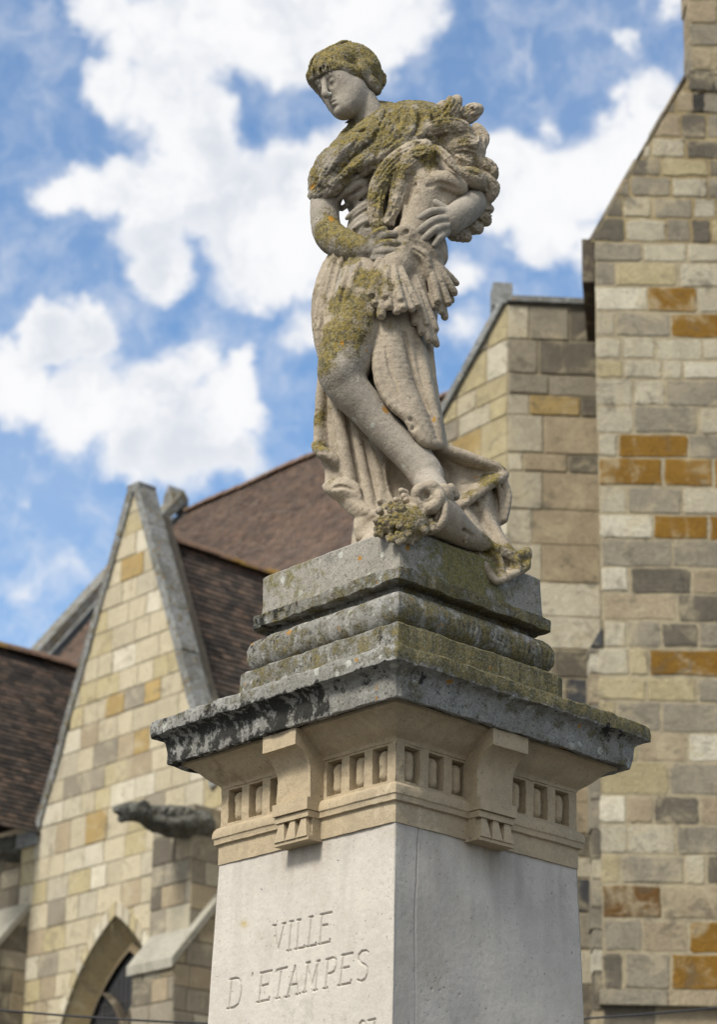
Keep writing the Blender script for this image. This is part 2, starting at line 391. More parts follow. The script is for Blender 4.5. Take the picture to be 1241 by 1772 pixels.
    under = np.exp(-(sface / .17) ** 2) * smooth01(V[:, 2], 1.98, 2.18) * (.6 + .6 * fbm(V * np.array([1, 1, .12]), 20, 2)); Cc *= 1 - np.clip(under, 0, 1)[:, None] * np.array([.22, .28, .36])
    spot = at(422, 1599, 9 - .55); uv = project(V)
    sp = np.exp(-(((uv - (422, 1599)) / 6) ** 2).sum(1)) * (~isr)
    Cc *= 1 - sp[:, None] * np.array([.18, .3, .6])
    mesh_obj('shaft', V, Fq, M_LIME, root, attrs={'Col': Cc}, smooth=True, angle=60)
    V, Fq = sqloft([(.001, GZ + .5), (.70, GZ + .5), (.72, GZ + .44), (.72, GZ + .2), (.9, GZ + .2), (.92, GZ + .17), (.92, GZ)][::-1], 6)
    mesh_obj('base', V, Fq, M_LIME, root, attrs={'Col': np.ones((len(V), 3))}, angle=30)
    h = lambda v: v / RT2
    # ---- architrave bands
    V, Fq = sqloft([(h(.70), 2.178), (h(.728), 2.178), (h(.7285), 2.2555), (h(.738), 2.258), (h(.7455), 2.260), (h(.7462), 2.279), (h(.748), 2.2815), (h(.7535), 2.285), (h(.7545), 2.303), (h(.750), 2.318), (h(.735), 2.330), (h(.70), 2.332)], 90, .0022, 12)
    mesh_obj('architrave', V, Fq, M_FRIEZE, root, attrs={'lichen': np.zeros(len(V))}, smooth=True, angle=28)
    # ---- frieze with sunk panels
    cx = np.array([-.42, -.293, -.166, .166, .293, .42])
    def panel(X, Z, A):
        d = np.zeros_like(X)
        for c in cx:
            x = np.abs(X - c); z = np.abs(Z - 2.413); rec = (x < .0385) & (z < .067)
            dz = np.maximum(z - .034, 0); r2 = (x / .0285) ** 2 + (dz / .030) ** 2
            pill = np.where(r2 < 1, .032 * np.sqrt(np.clip(1 - r2, 0, 1)), 0)
            d = np.where(rec, -.040 + pill, d)
        P = np.stack([X.ravel(), Z.ravel(), X.ravel() * 0 + 1], 1)
        return d + (fbm(P, 22, 3) * .0028).reshape(X.shape)
    fa = lambda z: np.full_like(z, h(.716))
    V, Fq = join([face_grid(k, fa, 2.31, 2.512, 360, 76, panel) for k in (0, 1)] + [face_grid(k, fa, 2.31, 2.512, 4, 4) for k in (2, 3)])
    mesh_obj('frieze', V, Fq, M_FRIEZE, root, smooth=True, angle=40)
    # ---- bed mould under the cornice
    V, Fq = sqloft([(h(.70), 2.490), (h(.722), 2.491), (h(.728), 2.503), (h(.742), 2.512), (h(.765), 2.522), (h(.795), 2.541), (h(.83), 2.566), (h(.862), 2.584), (h(.885), 2.590), (h(.888), 2.602), (h(.86), 2.606), (h(.86), 2.63)], 90, .0028, 12)
    mesh_obj('bed_moulding', V, Fq, M_FRIEZE, root, smooth=True, angle=28)
    # ---- brackets
    for k in (0, 1):
        e, nr = FACE[k]; A = h(.716); w = .097; c0 = .012 if k == 0 else -.040
        def pt(s, o, z): return AXIS + e * (s + c0) + nr * (A + o) + np.array([0, 0, z])
        prof = [(-.01, 2.331), (.068, 2.331), (.068, 2.43), (.071, 2.452), (.080, 2.475), (.098, 2.500), (.122, 2.519), (.138, 2.5255), (.150, 2.528), (.150, 2.5935), (-.01, 2.5935)]
        n = 14; S = np.linspace(-w, w, n + 1); VV = []; m = len(prof)
        for s in S: VV += [pt(s, o, z) for o, z in prof]
        Fq = [[i * m + j, i * m + (j + 1) % m, (i + 1) * m + (j + 1) % m, (i + 1) * m + j] for i in range(n) for j in range(m)]
        Fq += [list(range(m))[::-1], [n * m + j for j in range(m)]]
        VV = np.array(VV); VV += nr * (fbm(VV, 14, 3) * .003)[:, None] + e * (fbm(VV + 3, 14, 3) * .002)[:, None]
        br = mesh_obj('bracket', VV, Fq, M_FRIEZE, root, angle=35)
        mb = MB()
        mb.box(pt(-w - .004, -.01, 2.285), e * (2 * w + .008), nr * .098, (0, 0, .0475))
        mb.box(pt(-w, -.01, 2.2585), e * (2 * w), nr * .088, (0, 0, .024))
        mb.box(pt(-w + .004, -.01, 2.1795), e * (2 * w - .008), nr * .060, (0, 0, .082))
        mb.box(pt(-w - .002, -.01, 2.1680), e * (2 * w + .004), nr * .086, (0, 0, .0140))
        mb.build('bracket_foot', M_FRIEZE, br)
        for g in (-1, 0, 1):
            mg = MB(); gw = w / 3 - .006; x0 = g * (2 * w / 3 - .001)
            b = [pt(x0 - gw - .004, .050, 2.1822), pt(x0 + gw + .004, .050, 2.1822), pt(x0 + gw + .004, .082, 2.1822), pt(x0 - gw - .004, .082, 2.1822)]
            t = [pt(x0 - gw * .5, .050, 2.258), pt(x0 + gw * .5, .050, 2.258), pt(x0 + gw * .5, .071, 2.258), pt(x0 - gw * .5, .071, 2.258)]
            mg.add(b + t, [[3, 2, 1, 0], [4, 5, 6, 7], [0, 1, 5, 4], [1, 2, 6, 5], [2, 3, 7, 6], [3, 0, 4, 7]])
            mg.build('gutta', M_FRIEZE, br)
    # ---- cornice
    prof = [(h(.86), 2.612), (h(.905), 2.608), (h(.915), 2.5965), (h(.950), 2.5955), (h(.9535), 2.60), (h(.957), 2.64), (h(.962), 2.672), (h(.968), 2.686), (h(.980), 2.698), (h(1.0), 2.706), (h(1.022), 2.7095), (h(1.029), 2.7125), (h(1.031), 2.74), (h(1.030), 2.768), (h(1.024), 2.775), (h(1.0), 2.781), (h(.85), 2.803), (h(.66), 2.832), (h(.6), 2.835)]
    V, Fq = sqloft(prof, 150, .0066, 12)
    d = V - AXIS; isr = d @ XL > -(d @ YL)
    tl = (d @ FACE[0][0]); tr = d @ FACE[1][0]
    up = smooth01(V[:, 2], 2.705, 2.73)
    lich = np.where(isr, .30 + .5 * up, .10 + .25 * up) * (.8 + .5 * pnoise(V, 2.5))
    fas = (V[:, 2] < 2.716) & (V[:, 2] > 2.59)
    cl = np.where(fas, np.where(V[:, 2] > 2.64, .58, .47) * smooth01(-tl, -.42, -.25), .30 * smooth01(-tl, -.1, .3))      # black growth on the left half of the left fascia
    crr = np.where(fas & (V[:, 2] > 2.65), .36 * np.maximum(np.exp(-((tr + .56) / .06) ** 2), np.exp(-((tr - .5) / .12) ** 2)) + .08, .05)
    crust = np.where(isr, crr, np.maximum(cl, .34 * fas * (V[:, 2] > 2.66)))
    mesh_obj('cornice', V, Fq, M_GREY, root, attrs={'lichen': lich, 'crust': crust, 'orange': np.where(isr, 0, .1 * up)}, smooth=True, angle=32)
    # ---- attic blocks over the cornice: fillet, torus, slab
    V, Fq = sqloft([(h(.675), 2.80), (h(.674), 2.81), (h(.672), 2.975), (h(.664), 2.983), (h(.55), 2.988)], 130, .0055, 13)
    d = V - AXIS; isr = d @ XL > -(d @ YL)
    mesh_obj('plinth_course', V, Fq, M_GREY, root, attrs={'lichen': np.where(isr, .75, .42), 'crust': np.where(isr, .1, .18), 'orange': np.where(isr, 0, .22)}, smooth=True, angle=32)
    th = np.linspace(-.5 * math.pi, .5 * math.pi, 13)
    prof = [(h(.52), 2.990)] + [(h(.565) + .0555 * math.cos(t), 3.064 + .074 * math.sin(t)) for t in th] + [(h(.54), 3.142), (h(.54), 3.18)]
    def leafcut(V):
        d = V - AXIS; s = np.where(d @ XL > -(d @ YL), -(d @ FACE[1][0]), d @ FACE[0][0])
        c = 1 - smooth01(s, .08, .26)
        w = np.sin(s * 230 + (V[:, 2] - 3.06) * 55 * np.sign(np.sin(s * 40)))
        return -c * .005 * (w > .45) - c * .004 * (np.abs(V[:, 2] - 3.066) < .008)
    V, Fq = sqloft(prof, 170, .0042, 12, leafcut)
    d = V - AXIS; isr = d @ XL > -(d @ YL)
    mesh_obj('torus_moulding', V, Fq, M_GREY, root, attrs={'lichen': np.where(isr, .48, .34), 'crust': np.where(isr, .12, .24 * smooth01(-(d @ FACE[0][0]), .1, .4) + .08), 'orange': np.where(isr, 0, .18)}, smooth=True, angle=45)
    V, Fq = sqloft([(h(.50), 3.174), (h(.618), 3.173), (h(.6255), 3.176), (h(.6300), 3.216), (h(.6295), 3.224), (h(.615), 3.2285), (h(.5), 3.229)], 150, .0075, 13)
    d = V - AXIS; isr = d @ XL > -(d @ YL); tl = d @ FACE[0][0]
    mesh_obj('top_slab', V, Fq, M_GREY, root, attrs={'lichen': np.where(isr, .55, .38), 'crust': np.where(isr, .10, .34 * smooth01(-tl, .0, .3) + .08), 'orange': np.where(isr, 0, .15)}, smooth=True, angle=32)
build_pedestal()
# ================================================================== sculpting: distance fields meshed with surface nets
def smin(a, b, k):
    h = np.maximum(k - np.abs(a - b), 0) / k
    return np.minimum(a, b) - h * h * k * .25
def catmull(P, step):
    P = np.asarray(P, float)
    if len(P) < 2: return P
    Q = np.concatenate([[2 * P[0] - P[1]], P, [2 * P[-1] - P[-2]]]); out = []
    for i in range(1, len(Q) - 2):
        p0, p1, p2, p3 = Q[i - 1:i + 3]
        n = max(1, int(math.ceil(np.linalg.norm((p2 - p1)[:2]) / step)))
        for t in np.arange(n) / n:
            out.append(.5 * ((2 * p1) + (-p0 + p2) * t + (2 * p0 - 5 * p1 + 4 * p2 - p3) * t ** 2 + (-p0 + 3 * p1 - 3 * p2 + p3) * t ** 3))
    out.append(P[-1]); return np.array(out)
class Sculpt:
    """lo, hi: world box; vox: voxel edge; Y0: depth of the w = 0 sheet; px: metres per photo pixel there"""
    def __init__(s, lo, hi, vox, Y0, px):
        s.lo = np.asarray(lo, float); s.vox = vox; s.Y0 = Y0; s.px = px
        s.n = np.ceil((np.asarray(hi) - s.lo) / vox).astype(int) + 1
        s.ax = [s.lo[i] + vox * np.arange(s.n[i]) for i in range(3)]
        s.F = np.full(s.n, .2, np.float32)
    def P(s, u, v, w):
        d = rays(u, v); p = d * (s.Y0 / d[..., 1:2]) if d.ndim > 1 else d * (s.Y0 / d[1])
        dn = d / np.linalg.norm(d, axis=-1, keepdims=True)
        return p - dn * (np.asarray(w, float)[..., None] if np.ndim(w) else w) * s.px
    def win(s, lo, hi):
        a = np.clip(np.floor((lo - s.lo) / s.vox).astype(int), 0, s.n); b = np.clip(np.ceil((hi - s.lo) / s.vox).astype(int) + 1, 0, s.n)
        return a, b
    def comb(s, a, b, d, k, op):
        v = s.F[a[0]:b[0], a[1]:b[1], a[2]:b[2]]
        if op == 'add': v[...] = smin(v, d, k) if k > 0 else np.minimum(v, d)
        else: v[...] = -smin(-v, d, k) if k > 0 else np.maximum(v, -d)
    def grid(s, a, b):
        return (s.ax[0][a[0]:b[0], None, None], s.ax[1][None, a[1]:b[1], None], s.ax[2][None, None, a[2]:b[2]])
    def capw(s, A, B, ra, rb, k=.01, op='add'):
        m = max(ra, rb) + max(k, 0) + 4 * s.vox + .01
        a, b = s.win(np.minimum(A, B) - m, np.maximum(A, B) + m)
        if (b <= a).any(): return
        x, y, z = s.grid(a, b); d = B - A; L = float(d @ d) + 1e-12
        t = np.clip(((x - A[0]) * d[0] + (y - A[1]) * d[1] + (z - A[2]) * d[2]) / L, 0, 1)
        r = ra + (rb - ra) * t
        q = np.sqrt((x - A[0] - t * d[0]) ** 2 + (y - A[1] - t * d[1]) ** 2 + (z - A[2] - t * d[2]) ** 2) - r
        s.comb(a, b, q.astype(np.float32), k, op)
    def chain(s, pts, k=6, op='add', curve=True, step=14):
        """pts: (u, v, w, r) in pixels"""
        pts = np.asarray(pts, float)
        if curve and len(pts) > 2: pts = catmull(pts, step)
        W = s.P(pts[:, 0], pts[:, 1], pts[:, 2]); r = np.maximum(pts[:, 3], .6) * s.px
        if len(pts) == 1: s.capw(W[0], W[0] + 1e-5, r[0], r[0], k * s.px, op); return
        for i in range(len(pts) - 1): s.capw(W[i], W[i + 1], r[i], r[i + 1], k * s.px, op)
    def sheet(s, rails, r, k=3, across=None):
        """cloth lofted over rails (each a list of (u, v, w)); r thickness radius in pixels"""
        n = max(len(x) for x in rails)
        Rr = [np.stack([np.interp(np.linspace(0, 1, n), np.linspace(0, 1, len(x)), np.array(x, float)[:, i]) for i in range(3)], 1) for x in rails]
        gap = max(np.linalg.norm(Rr[i] - Rr[i + 1], axis=1).max() for i in range(len(Rr) - 1)); m = max(2, int(math.ceil(gap / (r * .75))))
        cols = [catmull(np.stack([q[j] for q in Rr]), 1e9) for j in range(n)]
        fine = []
        for j in range(n):
            P = np.stack([q[j] for q in Rr]); Q = np.concatenate([[2 * P[0] - P[1]], P, [2 * P[-1] - P[-2]]]); o = []
            for i in range(1, len(Q) - 2):
                p0, p1, p2, p3 = Q[i - 1:i + 3]
                for t in np.arange(m) / m: o.append(.5 * (2 * p1 + (p2 - p0) * t + (2 * p0 - 5 * p1 + 4 * p2 - p3) * t ** 2 + (3 * p1 - p0 - 3 * p2 + p3) * t ** 3))
            o.append(P[-1]); fine.append(np.array(o))
        for i in range(len(fine[0])):
            pts = np.array([f[i] for f in fine]); pts = np.concatenate([pts, np.full((n, 1), r)], 1); s.chain(pts, k if i else 1, step=10)
    def ball(s, u, v, w, r, k=6, op='add'): s.chain([(u, v, w, r)], k, op)
    def ell(s, c, rad, axes=None, k=8, op='add'):
        """c (u,v,w), rad px along three view axes (or given view-space axes)"""
        C = s.P(np.array([c[0]]), np.array([c[1]]), np.array([c[2]]))[0]; rr = np.asarray(rad, float) * s.px
        A = s.view() if axes is None else np.asarray(axes, float) @ s.view()
        ext = np.sqrt(((A * rr[:, None]) ** 2).sum(0)) + k * s.px + 4 * s.vox + .01
        a, b = s.win(C - ext, C + ext)
        if (b <= a).any(): return
        x, y, z = s.grid(a, b); x = x - C[0]; y = y - C[1]; z = z - C[2]
        q = [(x * A[i, 0] + y * A[i, 1] + z * A[i, 2]) / rr[i] for i in range(3)]
        k0 = np.sqrt(q[0] ** 2 + q[1] ** 2 + q[2] ** 2); k1 = np.sqrt(sum((q[i] / rr[i]) ** 2 for i in range(3))) + 1e-9
        s.comb(a, b, (k0 * (k0 - 1) / k1).astype(np.float32), k * s.px, op)
    def view(s):
        e = .42      # mean elevation of the sight line
        return np.array([[1, 0, 0], [0, -math.sin(e), math.cos(e)], [0, -math.cos(e), -math.sin(e)]])
    def front(s, uv, wmax=190, wmin=-190):
        """w of the first surface met along the sight line"""
        uv = np.asarray(uv, float); ws = np.arange(wmax, wmin, -s.vox / s.px * .7)
        d = rays(uv[:, 0], uv[:, 1]); p0 = d * (s.Y0 / d[:, 1:2]); dn = d / np.linalg.norm(d, axis=1, keepdims=True)
        P = p0[:, None] - dn[:, None] * (ws * s.px)[None, :, None]
        I = np.rint((P - s.lo) / s.vox).astype(int); ok = ((I >= 0) & (I < s.n)).all(-1); I = np.clip(I, 0, s.n - 1)
        v = np.where(ok, s.F[I[..., 0], I[..., 1], I[..., 2]], 1.0)
        hit = v < 0; any_ = hit.any(1); j = hit.argmax(1); w = ws[j].astype(float)
        w[~any_] = np.nan; return w
    def stroke(s, uv, r, lift=0.0, op='add', k=4, step=7, sm=3, default=None, other=None):
        """a ridge or a groove laid on whatever surface the sight line meets; r number or list"""
        uv = np.asarray(uv, float); rr = np.interp(np.linspace(0, 1, len(uv)), np.linspace(0, 1, np.size(r)), np.atleast_1d(r)) if np.size(r) != len(uv) else np.asarray(r, float)
        q = catmull(np.concatenate([uv, rr[:, None]], 1), step) if len(uv) > 2 else np.concatenate([uv, rr[:, None]], 1)
        if len(uv) == 2:
            n = max(2, int(np.linalg.norm(uv[1] - uv[0]) / step)); t = np.linspace(0, 1, n)[:, None]; q = q[0] * (1 - t) + q[1] * t
        w = (other or s).front(q[:, :2]); ok = ~np.isnan(w)
        if not ok.any():
            if default is None: return
            w[:] = default
        else: w = np.interp(np.arange(len(w)), np.where(ok)[0], w[ok])
        if len(w) > 2 and sm:
            pad = np.concatenate([np.full(sm, w[0]), w, np.full(sm, w[-1])]); w = np.convolve(pad, np.ones(2 * sm + 1) / (2 * sm + 1), 'valid')
        pts = np.concatenate([q[:, :2], (w + lift)[:, None], q[:, 2:3]], 1)
        s.chain(pts, k, op, curve=False)
    def mesh(s, smooth=1):
        F = s.F
        for _ in range(smooth):
            G = F.copy()
            for ax in range(3):
                G = .5 * G + .25 * (np.roll(G, 1, ax) + np.roll(G, -1, ax))
            F = G
        ins = F < 0; nx, ny, nz = F.shape
        c = np.zeros((nx - 1, ny - 1, nz - 1), np.int8)
        for i in (0, 1):
            for j in (0, 1):
                for k in (0, 1): c += ins[i:nx - 1 + i, j:ny - 1 + j, k:nz - 1 + k]
        I, J, K = np.where((c > 0) & (c < 8)); vid = np.full(c.shape, -1, np.int32); vid[I, J, K] = np.arange(len(I))
        acc = np.zeros((len(I), 3)); cnt = np.zeros(len(I))
        cor = [(i, j, k) for i in (0, 1) for j in (0, 1) for k in (0, 1)]
        val = {o: F[I + o[0], J + o[1], K + o[2]].astype(float) for o in cor}
        for o in cor:
            for ax in range(3):
                if o[ax]: continue
                o2 = list(o); o2[ax] = 1; o2 = tuple(o2); a, b = val[o], val[o2]; m = (a < 0) != (b < 0)
                t = np.where(m, a / np.where(m, a - b, 1), 0)
                p = np.zeros((len(I), 3)); p[:] = o; p[:, ax] = t
                acc += p * m[:, None]; cnt += m
        V = (np.stack([I, J, K], 1) + acc / cnt[:, None]) * s.vox + s.lo
        Q = []
        for ax in range(3):
            sl0 = [slice(None)] * 3; sl1 = [slice(None)] * 3; sl0[ax] = slice(0, -1); sl1[ax] = slice(1, None)
            a, b = ins[tuple(sl0)], ins[tuple(sl1)]; E = np.array(np.where(a != b)).T
            o1, o2 = [x for x in range(3) if x != ax]
            E = E[(E[:, o1] > 0) & (E[:, o2] > 0) & (E[:, o1] < F.shape[o1] - 1) & (E[:, o2] < F.shape[o2] - 1)]
            q = []
            for d1, d2 in ((-1, -1), (0, -1), (0, 0), (-1, 0)):
                e = E.copy(); e[:, o1] += d1; e[:, o2] += d2; q.append(vid[e[:, 0], e[:, 1], e[:, 2]])
            q = np.stack(q, 1); fl = a[E[:, 0], E[:, 1], E[:, 2]]
            if ax == 1: fl = ~fl
            q[~fl] = q[~fl][:, ::-1]; Q.append(q)
        Q = np.concatenate(Q); Q = Q[(Q >= 0).all(1)]
        return V, Q
def vnormals(V, Q):
    n = np.cross(V[Q[:, 2]] - V[Q[:, 0]], V[Q[:, 3]] - V[Q[:, 1]]); N = np.zeros_like(V)
    for i in range(4): np.add.at(N, Q[:, i], n)
    return N / (np.linalg.norm(N, axis=1, keepdims=True) + 1e-12)
# ================================================================== the church behind
E1 = np.array([math.cos(R(48)), -math.sin(R(48)), 0]); E2 = np.array([math.sin(R(48)), math.cos(R(48)), 0]); ZZ = np.array([0, 0, 1.0])
def masonry(name, ramp, pale, dark, k_pale, k_dark, sc, speck, pit, bump):
    m = stone_mat(name, ramp, speck=speck, pit=pit, usecol=True, bump=bump, scale=sc, bscale=3)
    nt = m.node_tree; b = [n for n in nt.nodes if n.type == 'BSDF_PRINCIPLED'][0]; src = b.inputs['Base Color'].links[0].from_socket
    pos = [n for n in nt.nodes if n.type == 'NEW_GEOMETRY'][0].outputs['Position']
    m1 = mth(nt, 'MULTIPLY', sstep(nt, noise(nt, pos, 2.3, 7, .68, .6), .50, .66), k_pale); m2 = mth(nt, 'MULTIPLY', sstep(nt, noise(nt, vmt(nt, 'ADD', pos, (31, 7, 3)).outputs[0], 3.4, 7, .7, .8), .53, .68), k_dark)
    m3 = mth(nt, 'MULTIPLY', sstep(nt, noise(nt, vmt(nt, 'ADD', pos, (3, 17, 9)).outputs[0], 11.0, 5, .7), .56, .70), k_dark * .8)
    c = mixc(nt, m1, src, pale); c = mixc(nt, m2, c, dark); c = mixc(nt, m3, c, vmt(nt, 'SCALE', c, scale=.55).outputs[0])
    nt.links.new(c, b.inputs['Base Color']); return m
M_ASH = masonry('ashlar', [(.74,.73,.72), (1.02,1.0,.96), (.88,.86,.82), (1.12,1.09,1.04)], lin(178,168,142), lin(112,104,86), .55, .55, .7, .22, .25, .6)
M_RUB = masonry('old_masonry', [(.60,.60,.59), (1.04,1.02,.97), (.80,.78,.74), (1.2,1.17,1.1)], lin(174,162,132), lin(86,81,70), .60, .60, 1.0, .45, .5, 1.0)
M_COPE = stone_mat('coping_stone', [lin(92,94,93), lin(140,142,140), lin(104,104,99), lin(150,151,147)], spots=.4, speck=.45, pit=.8, lichen=((.09,.075,.02),(.2,.13,.02),(.2,.18,.12)), bump=.8, scale=.8, bscale=3, orange=.25)
def tile_mat():
    m = bpy.data.materials.new('clay_tiles'); m.use_nodes = True; nt = m.node_tree; b = nt.nodes['Principled BSDF']
    pos = nt.nodes.new('ShaderNodeNewGeometry').outputs['Position']
    a = nn(nt, 'ShaderNodeAttribute', attribute_name='Col').outputs['Color']
    c = mixc(nt, 1.0, a, mixc(nt, sstep(nt, noise(nt, pos, 1.3, 6, .65), .35, .65), (.78, .78, .79), (1.08, 1.06, 1.04)), 'MULTIPLY')
    c = mixc(nt, mth(nt, 'MULTIPLY', sstep(nt, noise(nt, pos, 9, 5, .7), .56, .68), .55), c, (.035, .034, .03))
    b.inputs['Roughness'].default_value = .95; b.inputs['Specular IOR Level'].default_value = .15
    nt.links.new(c, b.inputs['Base Color']); return m
M_TILE = tile_mat()
def flat_mat(name, c, rough=.8, metal=0.0):
    m = bpy.data.materials.new(name); m.use_nodes = True; nt = m.node_tree; b = nt.nodes['Principled BSDF']
    pos = nt.nodes.new('ShaderNodeNewGeometry').outputs['Position']
    k = mth(nt, 'MULTIPLY_ADD', noise(nt, pos, 9, 4), .8, .6)
    nt.links.new(vmt(nt, 'SCALE', tuple(c), scale=k).outputs[0], b.inputs['Base Color'])
    b.inputs['Roughness'].default_value = rough; b.inputs['Metallic'].default_value = metal; return m
M_GLASS = flat_mat('leaded_glass', (.020, .021, .022), .45)
M_LEAD = flat_mat('window_bars', (.05, .045, .04), .7)
M_WIRE = flat_mat('cable_sheath', (.02, .02, .022), .6)
def clip_poly(poly, a, b):
    """keep the left side of a->b (2D)"""
    out = []; d = (b[0] - a[0], b[1] - a[1]); f = lambda p: d[0] * (p[1] - a[1]) - d[1] * (p[0] - a[0])
    for i in range(len(poly)):
        p, q = poly[i], poly[(i + 1) % len(poly)]; fp, fq = f(p), f(q)
        if fp >= 0: out.append(p)
        if (fp > 0) != (fq > 0) and abs(fp - fq) > 1e-12:
            t = fp / (fp - fq); out.append((p[0] + t * (q[0] - p[0]), p[1] + t * (q[1] - p[1])))
    return out
def area(p): return .5 * sum(p[i][0] * p[(i + 1) % len(p)][1] - p[(i + 1) % len(p)][0] * p[i][1] for i in range(len(p)))
def clip_all(poly, outline):
    for i in range(len(outline)):
        if len(poly) < 3: return []
        poly = clip_poly(poly, outline[i], outline[(i + 1) % len(outline)])
    return poly
def ashlar(mb, O, e, n, stones, outline, gap=.012, prot=.016, rough=.0, rnd=.0, mortar=(.3, .28, .24), thick=.5, hole=None, back=True, rng=random):
    """stones: (s0, s1, z0, z1, colour); outline: convex ccw polygon in (s, z); hole(z) -> (s lo, s hi) or None"""
    O = np.asarray(O, float)
    W3 = lambda p, d: O + p[0] * e + p[1] * ZZ + d * n
    def pieces(s0, s1, z0, z1):
        if hole is not None:
            h0, h1 = hole(z0), hole(z1)
            if h0 is not None or h1 is not None:
                zz = np.linspace(z0, z1, 5); hs = [hole(z) for z in zz]
                L = [(s0, z0)] + [(min(max(h[0], s0), s1) if h else s1, z) for h, z in zip(hs, zz)] + [(s0, z1)]
                Rr = [(max(min(h[1], s1), s0) if h else s1, z) for h, z in zip(hs, zz)]
                Rr = Rr[::-1] + [(s1, z0), (s1, z1)]
                Rr = [(s1, z0), (s1, z1)] + [(max(min(h[1], s1), s0) if h else s0 + (s1 - s0) * .98, z) for h, z in zip(hs[::-1], zz[::-1])]
                return [L, Rr]
        return [[(s0, z0), (s1, z0), (s1, z1), (s0, z1)]]
    for s0, s1, z0, z1, col in stones:
        if back:
            for pc in pieces(s0, s1, z0, z1):
                pb = clip_all(pc, outline)
                if len(pb) >= 3 and abs(area(pb)) > 1e-4:
                    if area(pb) < 0: pb = pb[::-1]
                    P = [W3(p, 0) for p in pb]; mb.add(P, [list(range(len(P)))], mortar)
        g = gap * .5
        for pc in pieces(s0 + g * rng.uniform(.6, 1.5), s1 - g * rng.uniform(.6, 1.5), z0 + g * rng.uniform(.6, 1.5), z1 - g * rng.uniform(.6, 1.5)):
            pc = clip_all(pc, outline)
            if len(pc) < 3: continue
            A = area(pc)
            if abs(A) < .004: continue
            if A < 0: pc = pc[::-1]
            if rnd > 0:
                q = []; L = len(pc); r = rnd * rng.uniform(.5, 1.7)
                for i in range(L):
                    p, a, b = np.array(pc[i]), np.array(pc[i - 1]), np.array(pc[(i + 1) % L])
                    la, lb = np.linalg.norm(a - p), np.linalg.norm(b - p); r1 = min(r, la * .4, lb * .4)
                    p1 = p + (a - p) / max(la, 1e-6) * r1; p2 = p + (b - p) / max(lb, 1e-6) * r1
                    q += [p1, .25 * p1 + .25 * p2 + .5 * p, p2]
                    for t in (.33, .66): q.append(p2 + (b - p2) * t * .9)
                pc = [tuple(x + np.array([rng.uniform(-1, 1), rng.uniform(-1, 1)]) * rough) for x in q]
            C = np.mean(np.array(pc), 0); h = prot * rng.uniform(.4, 1.3); bev = .010 + rough * .6
            outer = [W3(p, .001) for p in pc]; mid = []; inner = []
            for p in pc:
                d = C - np.array(p); L = np.linalg.norm(d) + 1e-9
                mid.append(W3(np.array(p) + d / L * bev * .3, h * .75)); inner.append(W3(np.array(p) + d / L * bev * 1.4, h))
            N = len(pc); col2 = np.clip(np.array(col) * rng.uniform(.90, 1.08), 0, 1)
            Fc = [[i, (i + 1) % N, N + (i + 1) % N, N + i] for i in range(N)] + [[N + i, N + (i + 1) % N, 2 * N + (i + 1) % N, 2 * N + i] for i in range(N)] + [[2 * N + i for i in range(N)]]
            mb.add(outer + mid + inner, Fc, col2)
PAL = {'l': lin(176,169,150), 'g': lin(140,133,118), 'w': lin(194,188,170), 'o': lin(130,97,36), 'd': lin(104,98,87), 't': lin(156,143,120), 'y': lin(170,159,126), 'k': lin(70,72,76),
       'b': lin(98,72,38), 'h': lin(164,142,96), 'c': lin(178,169,146)}
def rowfill(z0, z1, s0, s1, wmin, wmax, keys, rng):
    out = []; s = s0 - rng.uniform(0, wmin)
    while s < s1:
        w = rng.uniform(wmin, wmax); out.append((s, s + w, z0, z1, PAL[rng.choice(keys)])); s += w
    return out
def tiles(mb, O, a, b, n, Wd, H, tw, th, cols, rng, keep=None, thick=.020):
    """flat clay tiles: O ridge end, a along the ridge, b down the slope, n outward"""
    O, a, b, n = map(lambda x: np.asarray(x, float), (O, a, b, n)); r = 0; y = 0.0
    while y < H:
        x = -(tw * .5 if r % 2 else 0); sag = .012 * math.sin(y * 1.3)
        while x < Wd:
            if keep is None or keep(x + tw / 2, y):
                j = rng.uniform(-.006, .006); lift = thick * rng.uniform(.9, 1.25); g = .004; dz = .006 * math.sin(x * .9 + 1) * math.sin(y * .8)
                p = [O + a * (x + g) + b * (y - .02) + n * (.002 + sag + dz), O + a * (x + tw - g) + b * (y - .02) + n * (.002 + sag + dz), O + a * (x + tw - g) + b * (y + th + j) + n * (lift + sag + dz), O + a * (x + g) + b * (y + th + j) + n * (lift + sag + dz)]
                q = [p[3] - n * lift, p[2] - n * lift]
                mb.add(p + q, [[0, 3, 2, 1], [3, 4, 5, 2]], np.array(cols[rng.randrange(len(cols))]) * rng.uniform(.88, 1.12) * (.45 if rng.random() < .012 else 1.0))
            x += tw
        y += th; r += 1
def patchy(o, k):
    n = len(o.data.vertices); c = np.empty(n * 3, np.float32); o.data.vertices.foreach_get('co', c)
    f = np.clip(k * (.75 + 1.5 * fbm(c.reshape(-1, 3), .9, 3)), 0, 1).astype(np.float32); o.data.attributes.new('lichen', 'FLOAT', 'POINT').data.foreach_set('value', f)
